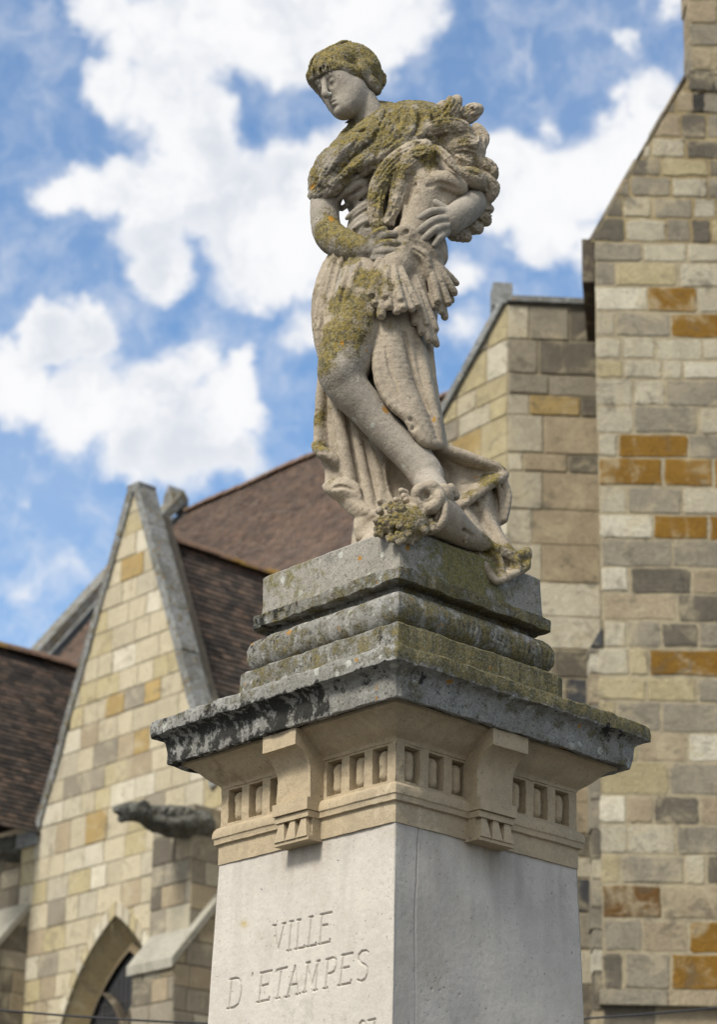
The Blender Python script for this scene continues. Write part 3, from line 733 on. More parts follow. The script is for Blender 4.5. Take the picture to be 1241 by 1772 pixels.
def build_church():
    root = empty('church', (0, 28, GZ), label='old stone church behind the statue with gabled walls and steep brown tiled roofs', cat='church')
    rng = random.Random(11)
    # ------------------------------------------------ transept gable
    G0 = at(230, 1500, 30.0); nG = -E2
    sz = lambda u, v: (lambda p: (float((p - G0) @ E1), float(p[2] - G0[2])))(onplane(u, v, G0, E2))
    ap = sz(234, 850); lf = sz(71, 1434); wl = sz(36, 1500)[0]; ze = lf[1]; zb = sz(200, 1772)[1] - 1.2
    slope = (ap[1] - lf[1]) / (ap[0] - lf[0]); rs = 2 * ap[0] - lf[0]; wr = rs + .35
    GW = lambda s, z, d=0.0: G0 + s * E1 + z * ZZ + d * nG
    arch_a = sz(203, 1577); aw = 1.36; asz = arch_a[1] - math.sqrt(3) * aw; asx = arch_a[0]
    def hole_w(w):
        def f(z):
            zz = z - asz
            if zz > math.sqrt(3) * w - .01: return None
            if zz < 0: return (asx - w, asx + w)
            x = math.sqrt(max(4 * w * w - zz * zz, 0)) - w
            return (asx - x, asx + x)
        return f
    mb = MB(); keys = list('cccccclllwwyyyytgh')
    zrow = zb; stones_t = []; stones_b = []
    while zrow < ap[1]:
        hgt = rng.uniform(.30, .37); z1 = zrow + hgt
        if zrow < ze < z1 + .12: z1 = ze if ze - zrow > .2 else ze + 1e-4
        (stones_b if zrow < ze - 1e-3 else stones_t).extend(rowfill(zrow, z1, wl, wr, .30, .56, keys, rng)); zrow = z1
    body = [(wl, zb), (wr, zb), (wr, ze), (wl, ze)]; tri = [(lf[0], ze), (rs, ze), (ap[0] + .02, ap[1]), (ap[0] - .02, ap[1])]
    mort = lin(112, 105, 92)
    ashlar(mb, G0, E1, nG, stones_b, body, .012, .012, .003, .008, mort, hole=hole_w(aw), rng=rng)
    ashlar(mb, G0, E1, nG, stones_t, tri, .012, .012, .003, .008, mort, rng=rng)
    # the thickness of the wall behind its face
    mb.prism([GW(s, z, -.62) for s, z in [(lf[0] + .1, ze)] + [(rs - .1, ze), (ap[0], ap[1] - .2)]], nG * .6, mort)
    mb.box(GW(wl, zb, -.62), E1 * .02, nG * .615, ZZ * (ze - zb), PAL['g']); mb.box(GW(wr - .02, zb, -.62), E1 * .02, nG * .615, ZZ * (ze - zb), PAL['g'])
    mb.box(GW(wl, ze - .02, -.62), E1 * (lf[0] - wl + .3), nG * .6, ZZ * .02, PAL['g'])
    # stones of the arch: two orders along the outer curve
    hw = hole_w(aw); nseg = 15
    def arcp(w, t, side):  # t 0 springing..1 apex
        ang = t * math.pi / 3; c = asx + w if side < 0 else asx - w
        return (c + (-1 if side < 0 else 1) * 2 * w * math.cos(ang), asz + 2 * w * math.sin(ang))
    for side in (-1, 1):
        for i in range(nseg):
            t0, t1 = i / nseg + .004, (i + 1) / nseg - .004
            q = [arcp(aw - .03, t0, side), arcp(aw - .03, t1, side), arcp(aw + .085, t1, side), arcp(aw + .085, t0, side)]
            mb.prism([GW(*p, -.30) for p in q], nG * .335, np.array(PAL[rng.choice('ccwly')]) * rng.uniform(.9, 1.05))
    for side in (-1, 1):
        for z0_ in np.arange(zb, asz, .4):
            x0 = asx + side * (aw - .03); mb.box(GW(x0, z0_, -.3), E1 * side * .115, nG * .335, ZZ * min(.39, asz - z0_), PAL[rng.choice('clw')])
    mb.build('gable_wall', M_ASH, root)
    # ------------------------------------------------ window: splayed reveal, glass, tracery
    win = MB(); T = np.linspace(0, 1, 13); wi = 1.17; zi = asz + .02
    def curve(w, d, zo=0.0):
        l = [arcp(w, t, -1) for t in T]; r = [arcp(w, t, 1) for t in T][::-1]
        pts = [(asx - w, zb)] + l + r[1:] + [(asx + w, zb)]
        return [GW(s, z - zo, d) for s, z in pts]
    A_, B_ = curve(aw - .03, .0), curve(wi, -.30, .05); m = len(A_)
    win.add(A_ + B_, [[i, i + 1, m + i + 1, m + i] for i in range(m - 1)], lin(150, 136, 104))  # reveal colour darkened: shade of the splay put into the tone
    wo = win.build('window', M_ASH, root)
    gl = MB(); gpts = curve(wi + .02, -.29, .05); gl.add(gpts, [list(range(len(gpts)))], (1, 1, 1)); gl.build('window_glass', M_GLASS, wo)
    tr = MB(); b0 = lambda s, z: GW(s, z, -.275)
    tr.box(b0(asx - .05, zb), E1 * .1, nG * .12, ZZ * (asz - zb + .9), lin(84, 76, 64))
    for side in (-1, 1):
        pr = None
        for t in np.linspace(0, 1, 9):
            ang = t * R(62); x = asx + side * (1.0 - 1.0 * math.cos(ang)) * 1.0; z = asz + .55 + 1.0 * math.sin(ang) * .9
            if pr is not None:
                tr.prism([b0(pr[0] - .035, pr[1]), b0(pr[0] + .035, pr[1]), b0(x + .035, z), b0(x - .035, z)], nG * .1, lin(84, 76, 64))
            pr = (x, z)
        q = curve(wi, -.27, .05); q2 = curve(wi - .07, -.22, .05); mm = len(q)
    tr.add(q + q2, [[i, i + 1, mm + i + 1, mm + i] for i in range(mm - 1)], lin(110, 98, 78))
    tr.build('tracery', M_ASH, wo)
    ld = MB()
    for i in range(-9, 10): ld.box(GW(asx + i * .1, zb, -.285), E1 * .012, nG * .01, ZZ * (max(0.1, math.sqrt(3) * wi - abs(i) * .1 * 1.15) + asz - zb - .15), (1, 1, 1))
    for z in np.arange(zb, asz + 1.2, .13):
        h_ = hole_w(wi)(z + .1)
        if h_: ld.box(GW(h_[0], z, -.284), E1 * (h_[1] - h_[0]), nG * .008, ZZ * .012, (1, 1, 1))
    ld.build('window_leads', M_LEAD, wo)
    # ------------------------------------------------ gable coping
    L = math.hypot(ap[0] - lf[0], ap[1] - lf[1]); cs, sn = (ap[0] - lf[0]) / L, (ap[1] - lf[1]) / L
    cp = MB(); nst = 7
    for side in (1, -1):
        dn = E1 * side * cs - ZZ * sn; up = E1 * side * sn + ZZ * cs; apx = GW(ap[0], ap[1], .045)
        x = -.05
        for i in range(nst):
            Ls = (L + .25) / nst; j = rng.uniform(-.01, .01)
            cp.box(apx + dn * (x + .004) + up * j, dn * (Ls - .01), E2 * .31, up * .13, (1, 1, 1)); x += Ls
    cp.box(GW(ap[0] - .13, ap[1] - .02, .05), E1 * .26, E2 * .31, ZZ * .12, (1, 1, 1))
    co = cp.build('gable_coping', M_COPE, root)
    co.data.attributes.new('lichen', 'FLOAT', 'POINT').data.foreach_set('value', np.full(len(co.data.vertices), .30, np.float32))
    for s0_, w0_ in ((wl - .08, .5),):
        kn = MB(); kn.box(GW(s0_, ze - .22, .06), E1 * w0_, E2 * .5, ZZ * .2, (.8, .8, .8)); kn.build('kneeler', M_COPE, root)
    # ------------------------------------------------ transept roof behind the gable
    TC = [lin(84,75,67), lin(98,86,77), lin(74,68,63), lin(106,91,79), lin(66,62,58), lin(90,81,73)]
    axp = GW(ap[0], ap[1]); rp = onplane(310, 945, axp, E1); rz = rp[2]
    r0 = np.array([axp[0], axp[1], rz]) + E2 * .30
    mt = MB(); tl = 7.2
    for side in (1, -1):
        dn = E1 * side * cs - ZZ * sn; up = E1 * side * sn + ZZ * cs
        tiles(mt, r0, E2, dn, up, tl, 7.4, .165, .098, TC, rng)
        mt.add([r0 - up * .02, r0 + E2 * tl - up * .02, r0 + E2 * tl + dn * 7.4 - up * .02, r0 + dn * 7.4 - up * .02], [[0, 1, 2, 3]], lin(40, 36, 34))
    tro = mt.build('transept_roof', M_TILE, root)
    rd = MB(); x = 0
    def ridge(mbx, O, a, Ln, r=.11):
        x = 0.0
        while x < Ln:
            w = .38; k = 7; base = O + a * x; side = np.cross(a, ZZ); pts = []
            for xx in (0, w - .012):
                for i in range(k):
                    t = math.pi * (i / (k - 1)); rr = r * (1.0 if xx == 0 else 1.08) * rng.uniform(.97, 1.03)
                    pts.append(base + a * xx + side * math.cos(t) * rr * 1.1 + ZZ * (math.sin(t) * rr - .03 + .01 * math.sin(x * 3)))
            mbx.add(pts, [[i, i + 1, k + i + 1, k + i] for i in range(k - 1)] + [list(range(k)), list(range(k, 2 * k))[::-1]], (1, 1, 1)); x += w
    M_RIDGE = stone_mat('ridge_tiles', [lin(96,80,70), lin(128,104,86), lin(108,88,74), lin(140,120,100)], speck=.4, pit=.3, lichen=((.24,.125,.012),(.34,.20,.025),(.2,.18,.12)), bump=.7, scale=.8, bscale=3)
    ridge(rd, r0 + ZZ * .02, E2, tl); ro = rd.build('ridge_tiles', M_RIDGE, tro)
    patchy(ro, .75)
    # ------------------------------------------------ nave roof
    NR = at(325, 887, 40.0); na = R(52); dnN = -E2 * math.cos(na) - ZZ * math.sin(na); upN = -E2 * math.sin(na) + ZZ * math.cos(na)
    NC = [lin(114,99,89), lin(122,105,93), lin(108,95,86), lin(128,107,93), lin(103,92,84), lin(116,102,91)]
    mt = MB(); tiles(mt, NR, E1, dnN, upN, 12.5, 7.4, .125, .085, NC, rng)
    mt.add([NR - upN * .02 - E1 * .2, NR - upN * .02 + E1 * 14, NR - upN * .02 + E1 * 14 + dnN * 7.4, NR - upN * .02 - E1 * .2 + dnN * 7.4], [[3, 2, 1, 0]], lin(60, 50, 46))
    mt.add([NR - E1 * .2 - ZZ * .02, NR - ZZ * .02 + E1 * 14, NR + E1 * 14 + E2 * 5 - ZZ * 6.4, NR - E1 * .2 + E2 * 5 - ZZ * 6.4], [[0, 1, 2, 3]], lin(60, 50, 46))
    nro = mt.build('nave_roof', M_TILE, root)
    rd = MB(); ridge(rd, NR + ZZ * .02, E1, 14.0, .10); r2 = rd.build('ridge_tiles', M_RIDGE, nro)
    patchy(r2, .12)
    # west gable of the nave: raking coping at the left end of its roof
    ng = MB(); wb = NR - E1 * .62
    ng.prism([wb + dnN * -.1 - ZZ * .0, wb + dnN * 9, wb + dnN * 9 - ZZ * 3, wb - ZZ * 3], E1 * .55, PAL['g'])
    ng.build('nave_gable', M_COPE, root)
    nc = MB(); x = -.25
    for i in range(9):
        nc.box(wb + E1 * .12 + dnN * (x + .005) + upN * .16, dnN * 1.04, E1 * .46, upN * .17, (1, 1, 1)); x += 1.05
    nc.box(wb + E1 * .18 - E2 * .25 + ZZ * .10, E1 * .30, E2 * .36, ZZ * .24, (1, 1, 1)); nc.prism([wb + E1 * .18 - E2 * .25 + ZZ * .34, wb + E1 * .48 - E2 * .25 + ZZ * .34, wb + E1 * .33 - E2 * .25 + ZZ * .56], E2 * .36, (1, 1, 1))
    o = nc.build('gable_coping', M_COPE, root); o.data.attributes.new('lichen', 'FLOAT', 'POINT').data.foreach_set('value', np.full(len(o.data.vertices), .35, np.float32))
    # ------------------------------------------------ left chapel: roof, wall, buttress
    LR = at(0, 1122, 33.3); sl = R(60); dnL = E1 * math.cos(sl) - ZZ * math.sin(sl); upL = E1 * math.sin(sl) + ZZ * math.cos(sl)
    mt = MB(); o = LR - E2 * 2.2
    tiles(mt, o, E2, dnL, upL, 8.5, 3.75, .165, .098, [np.array(c) * .8 for c in TC], rng)
    mt.add([o - upL * .02, o + E2 * 8.5 - upL * .02, o + E2 * 8.5 + dnL * 3.75 - upL * .02, o + dnL * 3.75 - upL * .02], [[0, 1, 2, 3]], lin(34, 31, 30))
    mt.add([o, o + E2 * 8.5, o + E2 * 8.5 - E1 * 2 - ZZ * 3.4, o - E1 * 2 - ZZ * 3.4], [[0, 1, 2, 3]], lin(60, 50, 46))
    lro = mt.build('chapel_roof', M_TILE, root)
    rd = MB(); ridge(rd, o + ZZ * .02, E2, 8.5); r3 = rd.build('ridge_tiles', M_RIDGE, lro)
    patchy(r3, .55)
    # chapel wall, recessed behind the plane of the gable
    cw = MB(); C0 = GW(wl, 0, -.55); st = []; z = zb
    ztop = sz(20, 1452)[1]
    while z < ztop:
        z1 = min(z + rng.uniform(.28, .34), ztop); st += rowfill(z, z1, -3.6, 0.02, .3, .6, list('ggdtlgd'), rng); z = z1
    ashlar(cw, C0, E1, nG, st, [(-3.6, zb), (.02, zb), (.02, ztop), (-3.6, ztop)], .014, .014, .004, .01, mort, rng=rng)
    cw.box(GW(wl - 3.6, ztop, -.6), E1 * 3.6, nG * .30, ZZ * .12, PAL['g']); cw.box(GW(wl - 3.6, ztop + .12, -.6), E1 * 3.6, nG * .42, ZZ * .10, PAL['t'])
    cw.build('chapel_wall', M_ASH, root)
    def buttress(sA, sB, z_up, d_up, lA, lB, d_low, z_s0, d_s1, z_s1, keys):
        bt = MB()
        def face(O, e, n, w, z0, z1, top=None):
            s_ = []; z = z0
            while z < z1 - .02:
                zt = min(z + rng.uniform(.27, .36), z1); zt = z1 if z1 - zt < .12 else zt
                s_ += rowfill(z, zt, 0, w, .3, .62, keys, rng); z = zt
            ashlar(bt, O, e, n, s_, top or [(0, z0), (w, z0), (w, z1), (0, z1)], .014, .012, .003, .008, mort, rng=rng)
        base = lambda s, d: G0 + s * E1 + nG * d
        if z_up > z_s1:
            face(base(sA, d_up), E1, nG, sB - sA, z_s0, z_up); face(base(sB, d_up), E2, E1, d_up + .1, z_s0, z_up)
            bt.add([GW(sA, z_up, d_up), GW(sB, z_up, d_up), GW(sB, z_up, -.1), GW(sA, z_up, -.1)], [[0, 1, 2, 3]], PAL['g'])
        face(base(lA, d_low), E1, nG, lB - lA, zb, z_s0 - .09)
        L_ = d_low - d_s1; face(base(lB, d_low), E2, E1, d_low + .1, zb, z_s1, [(0, zb), (d_low + .1, zb), (d_low + .1, z_s1), (L_, z_s1), (0, z_s0)])
        bo = bt.build('buttress', M_ASH, root); wp = MB(); k = (z_s1 - z_s0) / L_
        prof = [(d_low + .07, z_s0 - .09 - .07 * k), (d_low + .07, z_s0 + .03 - .07 * k), (d_s1, z_s1 + .03), (d_s1, z_s1 - .09)]
        wp.prism([GW(lA - .05, z, d) for d, z in prof], E1 * (lB - lA + .09), (1, 1, 1)); wp.build('weathering', M_COPE2, bo); return bo
    global M_COPE2
    M_COPE2 = stone_mat('weathering_stone', [lin(112,110,100), lin(158,154,140), lin(138,134,120), lin(180,175,158)], speck=.3, pit=.5, bump=.7, scale=.8, bscale=3)
    kb = list('gttgdglt'); zz_ = lambda u, v, d: float(onplane(u, v, G0 + nG * d, E2)[2] - G0[2]); s_of = lambda u, v, d: float((onplane(u, v, G0 + nG * d, E2) - G0) @ E1)
    d_up = .95; sB = s_of(332, 1480, d_up); sA = sB - .80; zu = zz_(334, 1391, d_up)
    d_low = d_up + .30; lB = s_of(302, 1660, d_low); lA = s_of(230, 1690, d_low); zs0 = zz_(302, 1650, d_low); ds1 = d_low - .80; zs1 = float(onplane(376, 1541, G0 + lB * E1, E1)[2] - G0[2])
    zs1 = zs0 + 1.22 * .80
    buttress(sA, sB, zu, d_up, lA, lB, d_low, zs0, ds1, zs1, kb)
    sBl = s_of(43, 1700, .0); pz1 = zz_(44, 1566, .0)
    buttress(0, 0, -99, 0, sBl - 1.2, sBl, 1.2, pz1 - 1.22 * 1.2, .0, pz1, list('gdgtd'))
    # ------------------------------------------------ gargoyles
    def gargoyle(base, length, px_r, up, dirv):
        n = Vector(dirv).normalized(); N_ = np.array(n); S_ = np.cross(N_, ZZ); r = px_r
        lo = base - 1.2 * r - .25; 
        S = Sculpt(np.minimum(base, base + N_ * length) - .45, np.maximum(base, base + N_ * length) + .45, .016, 9, .00245)
        p = lambda a, b, c: base + N_ * a * length + S_ * b + ZZ * c
        S.capw(p(-.12, 0, -.03), p(.30, 0, -.03), .20, .185, .05); S.capw(p(.30, 0, -.03), p(.66, 0, .02), .185, .115, .05)
        S.capw(p(.66, 0, .02), p(.82, 0, .03), .110, .105, .05); S.capw(p(.82, 0, .035), p(.94, 0, .02), .12, .085, .04); S.capw(p(.94, 0, .03), p(1.04, 0, .015), .075, .06, .03)
        S.capw(p(.90, 0, -.05), p(1.0, 0, -.09), .06, .045, .03)
        for q in (-1, 1):
            S.capw(p(.80, q * .08, .11), p(.76, q * .12, .16), .045, .025, .02); S.capw(p(.93, q * .06, .08), p(.935, q * .065, .082), .028, .028, .01, 'sub')
            S.capw(p(.10, q * .15, -.06), p(.40, q * .19, -.10), .10, .06, .04); S.capw(p(.40, q * .18, -.10), p(.58, q * .13, -.06), .055, .04, .03)
            for i in range(4): S.capw(p(.12 + i * .11, q * .14, .13 - i * .01), p(.22 + i * .11, q * .19, .02), .03, .02, .02)
        for i in range(10): S.capw(p(.12 + i * .06, -.09, .15 - .008 * i), p(.10 + i * .06, .09, .15 - .008 * i), .022, .022, .02)
        for i in range(5): S.capw(p(.74 + .01 * i, -.08 + .04 * i, .12), p(.68, -.1 + .05 * i, .13), .035, .02, .02)
        S.capw(p(.97, 0, -.035), p(1.12, 0, -.04), .022, .026, .01, 'sub')
        V, Q = S.mesh(); V = V + vnormals(V, Q) * (fbm(V, 9, 3) * .018)[:, None]
        return mesh_obj('gargoyle', V, Q, M_DARKST, root, attrs={'lichen': np.full(len(V), .3)}, smooth=True)
    global M_DARKST
    M_DARKST = stone_mat('blackened_stone', [lin(66,66,61), lin(110,109,101), lin(84,83,76), lin(138,135,124)], speck=.5, pit=.8, lichen=((.06,.055,.02),(.10,.09,.04),(.18,.17,.13)), bump=.9, scale=.8, bscale=3)
    gb = GW(sB - .10, zu - .20, d_up - .05)
    head = onplane(207, 1405, GW(sB - .10, 0, 0), E1)
    gargoyle(gb, float((head - gb) @ nG), .13, 0, head - gb)
    gargoyle(GW(wl - .10, ze - .12, -.25), 1.0, .15, 0, nG * .6 - E1 * .8)
    # ------------------------------------------------ mid block (buttress tower end) and right tower
    EF = np.array([math.cos(R(3)), math.sin(R(3)), 0]); nF = np.array([EF[1], -EF[0], 0]); ES = np.array([math.cos(R(52)), -math.sin(R(52)), 0]); nS = np.array([-ES[1] * -1, 0, 0])
    nS = np.array([ES[1], -ES[0], 0]); K0 = at(879, 700, 25.6)
    zc = lambda v: float(onplane(879, v, K0, nF)[2]); fs = lambda u, v: float((onplane(u, v, K0, nF) - K0) @ EF); ss = lambda u, v: float((onplane(u, v, K0, nS) - K0) @ ES)
    rows = [527, 587, 646, 682, 717, 783, 815, 880, 940, 1005, 1064, 1121, 1170, 1222, 1275, 1330, 1385, 1440, 1480, 1516, 1575, 1640, 1700, 1775, 1840]
    fr = {527: [(879,916,'l'),(916,986,'g'),(986,1060,'d')], 587: [(879,932,'g'),(932,1060,'d')], 646: [(879,950,'g'),(950,1060,'g')], 682: [(879,917,'l'),(917,1005,'h'),(1005,1060,'d')],
          717: [(879,940,'l'),(940,1060,'t')], 783: [(879,906,'w'),(906,983,'t'),(983,1060,'d')], 815: [(879,940,'l'),(940,1060,'t')], 880: [(879,922,'l'),(922,1060,'t')], 940: [(879,938,'l'),(938,1060,'t')],
          1005: [(879,930,'w'),(930,1060,'w')], 1064: [(879,920,'c'),(920,1060,'w')], 1121: [(879,960,'g'),(960,1060,'d')], 1170: [(879,982,'g'),(982,1060,'k')], 1480: [(879,1060,'l')], 1516: [(879,1022,'k'),(1022,1060,'w')]}  # darkest blocks carry the shade of recesses, painted onto flat stone
    mb = MB(); stf = []; sts = []
    slope_top = [(ss(765, 731), float(onplane(765, 731, K0, nS)[2])), (0.0, zc(522))]
    for i in range(len(rows) - 1):
        z1, z0 = zc(rows[i]), zc(rows[i + 1]); lst = fr.get(rows[i])
        if lst is None:
            br = sorted([879] + [rng.uniform(900, 1010)] + [1060]); lst = [(br[j], br[j + 1], rng.choice('lgdt')) for j in range(len(br) - 1)]
        vm = .5 * (rows[i] + rows[i + 1])
        stf += [(fs(a, vm), fs(b, vm), z0 - K0[2], z1 - K0[2], PAL[c]) for a, b, c in lst]
        s = 0.0
        while s > -5:
            w = rng.uniform(.3, .62); c = rng.choice('lcyhgwcy')
            sts.append((s - w, s, z0 - K0[2], z1 - K0[2], PAL[c])); s -= w
    zt = zc(524) - K0[2]; zbm = zc(1840) - K0[2]; fe = fs(1062, 700)
    ashlar(mb, K0, EF, nF, stf, [(0, zbm), (fe, zbm), (fe, zt), (0, zt)], .02, .016, .006, .02, lin(150, 140, 118), rng=rng)
    sA_, zA_ = slope_top[0][0], slope_top[0][1] - K0[2]; kx = (zt - zA_) / (0 - sA_)
    sE = -5.0; zE = zt + kx * sE
    ashlar(mb, K0, ES, nS, sts, [(sE, zbm), (0, zbm), (0, zt), (sE, zE)], .02, .016, .006, .02, lin(150, 140, 118), rng=rng)
    mb.build('aisle_wall', M_RUB, root)
    cm = MB(); uS = (ES * kx * -1 + ZZ); uS = uS / np.linalg.norm(uS); tS = ES + ZZ * kx; tS = tS / np.linalg.norm(tS)
    top = K0 + ZZ * zt
    for i in range(6): cm.box(top - tS * (1.0 * (i + 1)) + nS * .07 + tS * .01, tS * .98, -nS * .5, uS * .10, (1, 1, 1))
    cm.box(top - EF * .02 + nF * .07, EF * (fe + .1), -nF * .6, ZZ * .07, (1, 1, 1))
    cm.box(top - EF * .17 - nF * .1 + ZZ * .02, EF * .24, -nF * .3, ZZ * .30, (1.6, 1.6, 1.55))
    o = cm.build('wall_coping', M_COPE, root)
    # right tower
    T0 = at(1035, 800, 24.0); nT = np.array([0, -1.0, 0]); ET = np.array([1.0, 0, 0])
    tz = lambda v: float(at(1120, v, 24.0)[2] - T0[2]); tx = lambda u, v: float(at(u, v, 24.0)[0] - T0[0])
    rowsT = [(420,454,[(1029,1113,'g'),(1113,1190,'l'),(1190,1290,'l')]),(454,496,[(1029,1065,'g'),(1065,1175,'y'),(1175,1290,'l')]),(496,540,[(1029,1121,'w'),(1121,1208,'o'),(1208,1290,'l')]),
     (540,584,[(1030,1065,'l'),(1065,1162,'g'),(1162,1300,'o')]),(584,623,[(1030,1076,'l'),(1076,1135,'l'),(1135,1216,'l'),(1216,1290,'l')]),(623,656,[(1031,1080,'y'),(1080,1146,'l'),(1146,1182,'l'),(1182,1290,'w')]),
     (656,703,[(1032,1098,'l'),(1098,1152,'l'),(1152,1310,'g')]),(703,750,[(1033,1098,'l'),(1098,1210,'g'),(1210,1290,'l')]),(750,792,[(1036,1070,'l'),(1070,1193,'o'),(1193,1300,'g')]),
     (792,843,[(1036,1149,'o'),(1149,1236,'o'),(1236,1330,'o')]),(843,890,[(1037,1085,'l'),(1085,1182,'g'),(1182,1290,'l')]),(890,934,[(1037,1132,'w'),(1132,1228,'o'),(1228,1320,'o')]),
     (934,982,[(1039,1166,'g'),(1166,1300,'g')]),(982,1027,[(1040,1091,'w'),(1091,1197,'d'),(1197,1290,'t')]),(1027,1075,[(1042,1172,'t'),(1172,1300,'d')]),(1075,1121,[(1044,1086,'l'),(1086,1145,'g'),(1145,1210,'d'),(1210,1300,'g')]),
     (1121,1171,[(1030,1090,'l'),(1090,1124,'y'),(1124,1310,'o')]),(1171,1214,[(1030,1120,'y'),(1120,1208,'y'),(1208,1300,'g')]),(1214,1267,[(1031,1068,'y'),(1068,1145,'g'),(1145,1290,'g')]),(1267,1318,[(1032,1106,'y'),(1106,1191,'t'),(1191,1290,'w')]),
     (1318,1376,[(1033,1159,'y'),(1159,1300,'g')]),(1376,1427,[(1034,1084,'w'),(1084,1131,'t'),(1131,1213,'d'),(1213,1300,'t')]),(1427,1478,[(1036,1087,'l'),(1087,1170,'l'),(1170,1290,'g')]),(1478,1530,[(1039,1074,'y'),(1074,1185,'g'),(1185,1222,'l'),(1222,1300,'d')]),
     (1530,1592,[(1041,1147,'b'),(1147,1300,'t')]),(1592,1649,[(1043,1114,'g'),(1114,1194,'t'),(1194,1300,'o')]),(1649,1714,[(1043,1080,'d'),(1080,1163,'g'),(1163,1310,'o')]),(1714,1780,[(1043,1140,'d'),(1140,1300,'t')]),(1780,1850,[(1043,1140,'d'),(1140,1300,'t')])]
    mb = MB(); st = []
    for v0, v1, l in rowsT:
        vm = .5 * (v0 + v1); st += [(tx(a, vm), tx(b, vm), tz(v1), tz(v0), PAL[c]) for a, b, c in l]
        if l[-1][1] < 1400:
            s = tx(l[-1][1], vm)
            while s < tx(1420, vm): w = rng.uniform(.4, .7); st.append((s, s + w, tz(v1), tz(v0), PAL[rng.choice('glto')])); s += w
    xl = tx(1035, 1000); zk = tz(420); zbt = tz(1850); xr = tx(1420, 900)
    mT = lin(162, 152, 128)
    ashlar(mb, T0, ET, nT, st, [(xl, zbt), (xr, zbt), (xr, zk), (xl, zk)], .034, .010, .010, .022, mT, rng=rng)
    st = []; vs = [420, 378, 341, 305, 274, 239, 195, 158, 118, 80, 40, 0, -40, -80]
    for i in range(len(vs) - 1):
        dark = vs[i] < 250
        st += rowfill(tz(vs[i]), tz(vs[i + 1]), xl - .1, xr, .2, .55, list('gdgdt' if dark else 'gglgdy'), rng)
    for v1_, v0_ in ((195, 158), (158, 118)): st.append((tx(1197, 150), tx(1262, 150), tz(v1_) + .006, tz(v0_), lin(62, 60, 56)))
    xk = tx(1195, 128); zk2 = tz(128)
    ashlar(mb, T0, ET, nT, st, [(xl - .05, zk), (xr, zk), (xr, zk2), (xk, zk2)], .034, .011, .012, .028, lin(150, 136, 104), rng=rng)
    ashlar(mb, T0, ET, nT, st, [(xk, zk2), (xr, zk2), (xr, tz(-80)), (xk, tz(-80))], .034, .011, .012, .028, lin(140, 130, 104), rng=rng)
    back = np.array([.14, 1.0, 0])
    W = lambda s, z, d=0.0: T0 + s * ET + z * ZZ + d * nT
    mb.prism([W(xl + .02, zbt, -.012), W(xr, zbt, -.012), W(xr, tz(-80), -.012), W(xk + .01, tz(-80), -.012), W(xk + .01, zk2, -.012), W(xl + .02, zk, -.012)], back * 1.6, lin(130, 122, 104))
    # wider foot of the tower below the offset
    zo = tz(1121); 
    zz = zbt
    while zz < zo - .02:
        hh = min(rng.uniform(.2, .42), zo - zz); jj = rng.uniform(-.025, .02); mb.box(W(xl - .085 + jj, zz + .008, -.3), ET * (.095 - jj), nT * (.3 + rng.uniform(0, .012)), ZZ * (hh - .016), np.array(PAL[rng.choice('gdlwgt')]) * .9); zz += hh
    mb.box(W(xl - .06, zbt, -.32), ET * .06, nT * .31, ZZ * (zo - zbt), lin(110, 102, 86)); mb.prism([W(xl - .085, zo, -.3), W(xl + .04, zo, -.3), W(xl + .04, zo + .22, -.3)], nT * .33, PAL['k'])
    # string course at the foot
    z0, z1 = tz(1742), tz(1716); s_ = xl - .02
    while s_ < xr:
        w = rng.uniform(.5, .8); mb.box(W(s_, z0, -.05), ET * (w - .01), nT * .16, ZZ * (z1 - z0), PAL[rng.choice('gtl')]); s_ += w
    mb.build('tower_wall', M_RUB, root)
    # stone roof slope over the raking head, its thick eave showing on the left
    rf = MB(); dv = np.array([xk - xl, 0, zk2 - zk]); Ls = np.linalg.norm(dv); dv /= Ls; uv = np.array([-dv[2], 0, dv[0]])
    a0 = W(xl - .04, zk + .015, -.03)
    x = 0
    while x < Ls - .05:
        w = min(rng.uniform(.22, .36), Ls - x); rf.box(a0 + dv * x, dv * (w - .006), back * 1.6, uv * (.022 + rng.uniform(0, .022)), np.array(PAL[rng.choice('gdt')])); x += w
    rf.box(W(tx(1008, 450), tz(488), -.02), ET * (xl - tx(1008, 450) - .005), back * 1.5, ZZ * (tz(414) - tz(488)), lin(84, 76, 66))
    rf.build('stone_roof', M_RUB, root)
    # rough left edge of the turret
    tu = MB(); v = 128
    while v > -80:
        hgt = rng.uniform(22, 40); j = rng.uniform(-.02, .03); tu.box(W(xk - .02 - j, tz(v), -.3), ET * .06, nT * .302, ZZ * (tz(v - hgt) - tz(v)), PAL[rng.choice('gtd')]); v -= hgt
    tu.build('turret_quoins', M_RUB, root)
    return root
build_church()
def build_cable():
    pts = []
    for u in np.linspace(-260, 1500, 60): pts.append(at(u, 1775.6 - 7.67e-5 * (u - 600) ** 2, 16.0))
    P = np.array(pts); V = []; k = 6
    for i, p in enumerate(P):
        for j in range(k):
            t = 2 * math.pi * j / k; V.append(p + np.array([0, math.cos(t), math.sin(t)]) * .0085)
    n = len(P); Fc = [[i * k + j, i * k + (j + 1) % k, (i + 1) * k + (j + 1) % k, (i + 1) * k + j] for i in range(n - 1) for j in range(k)]
    o = mesh_obj('overhead_cable', V, Fc, M_WIRE, None, smooth=True)
    tag(o, 'thin black overhead cable sagging low behind the pedestal', 'cable')
build_cable()
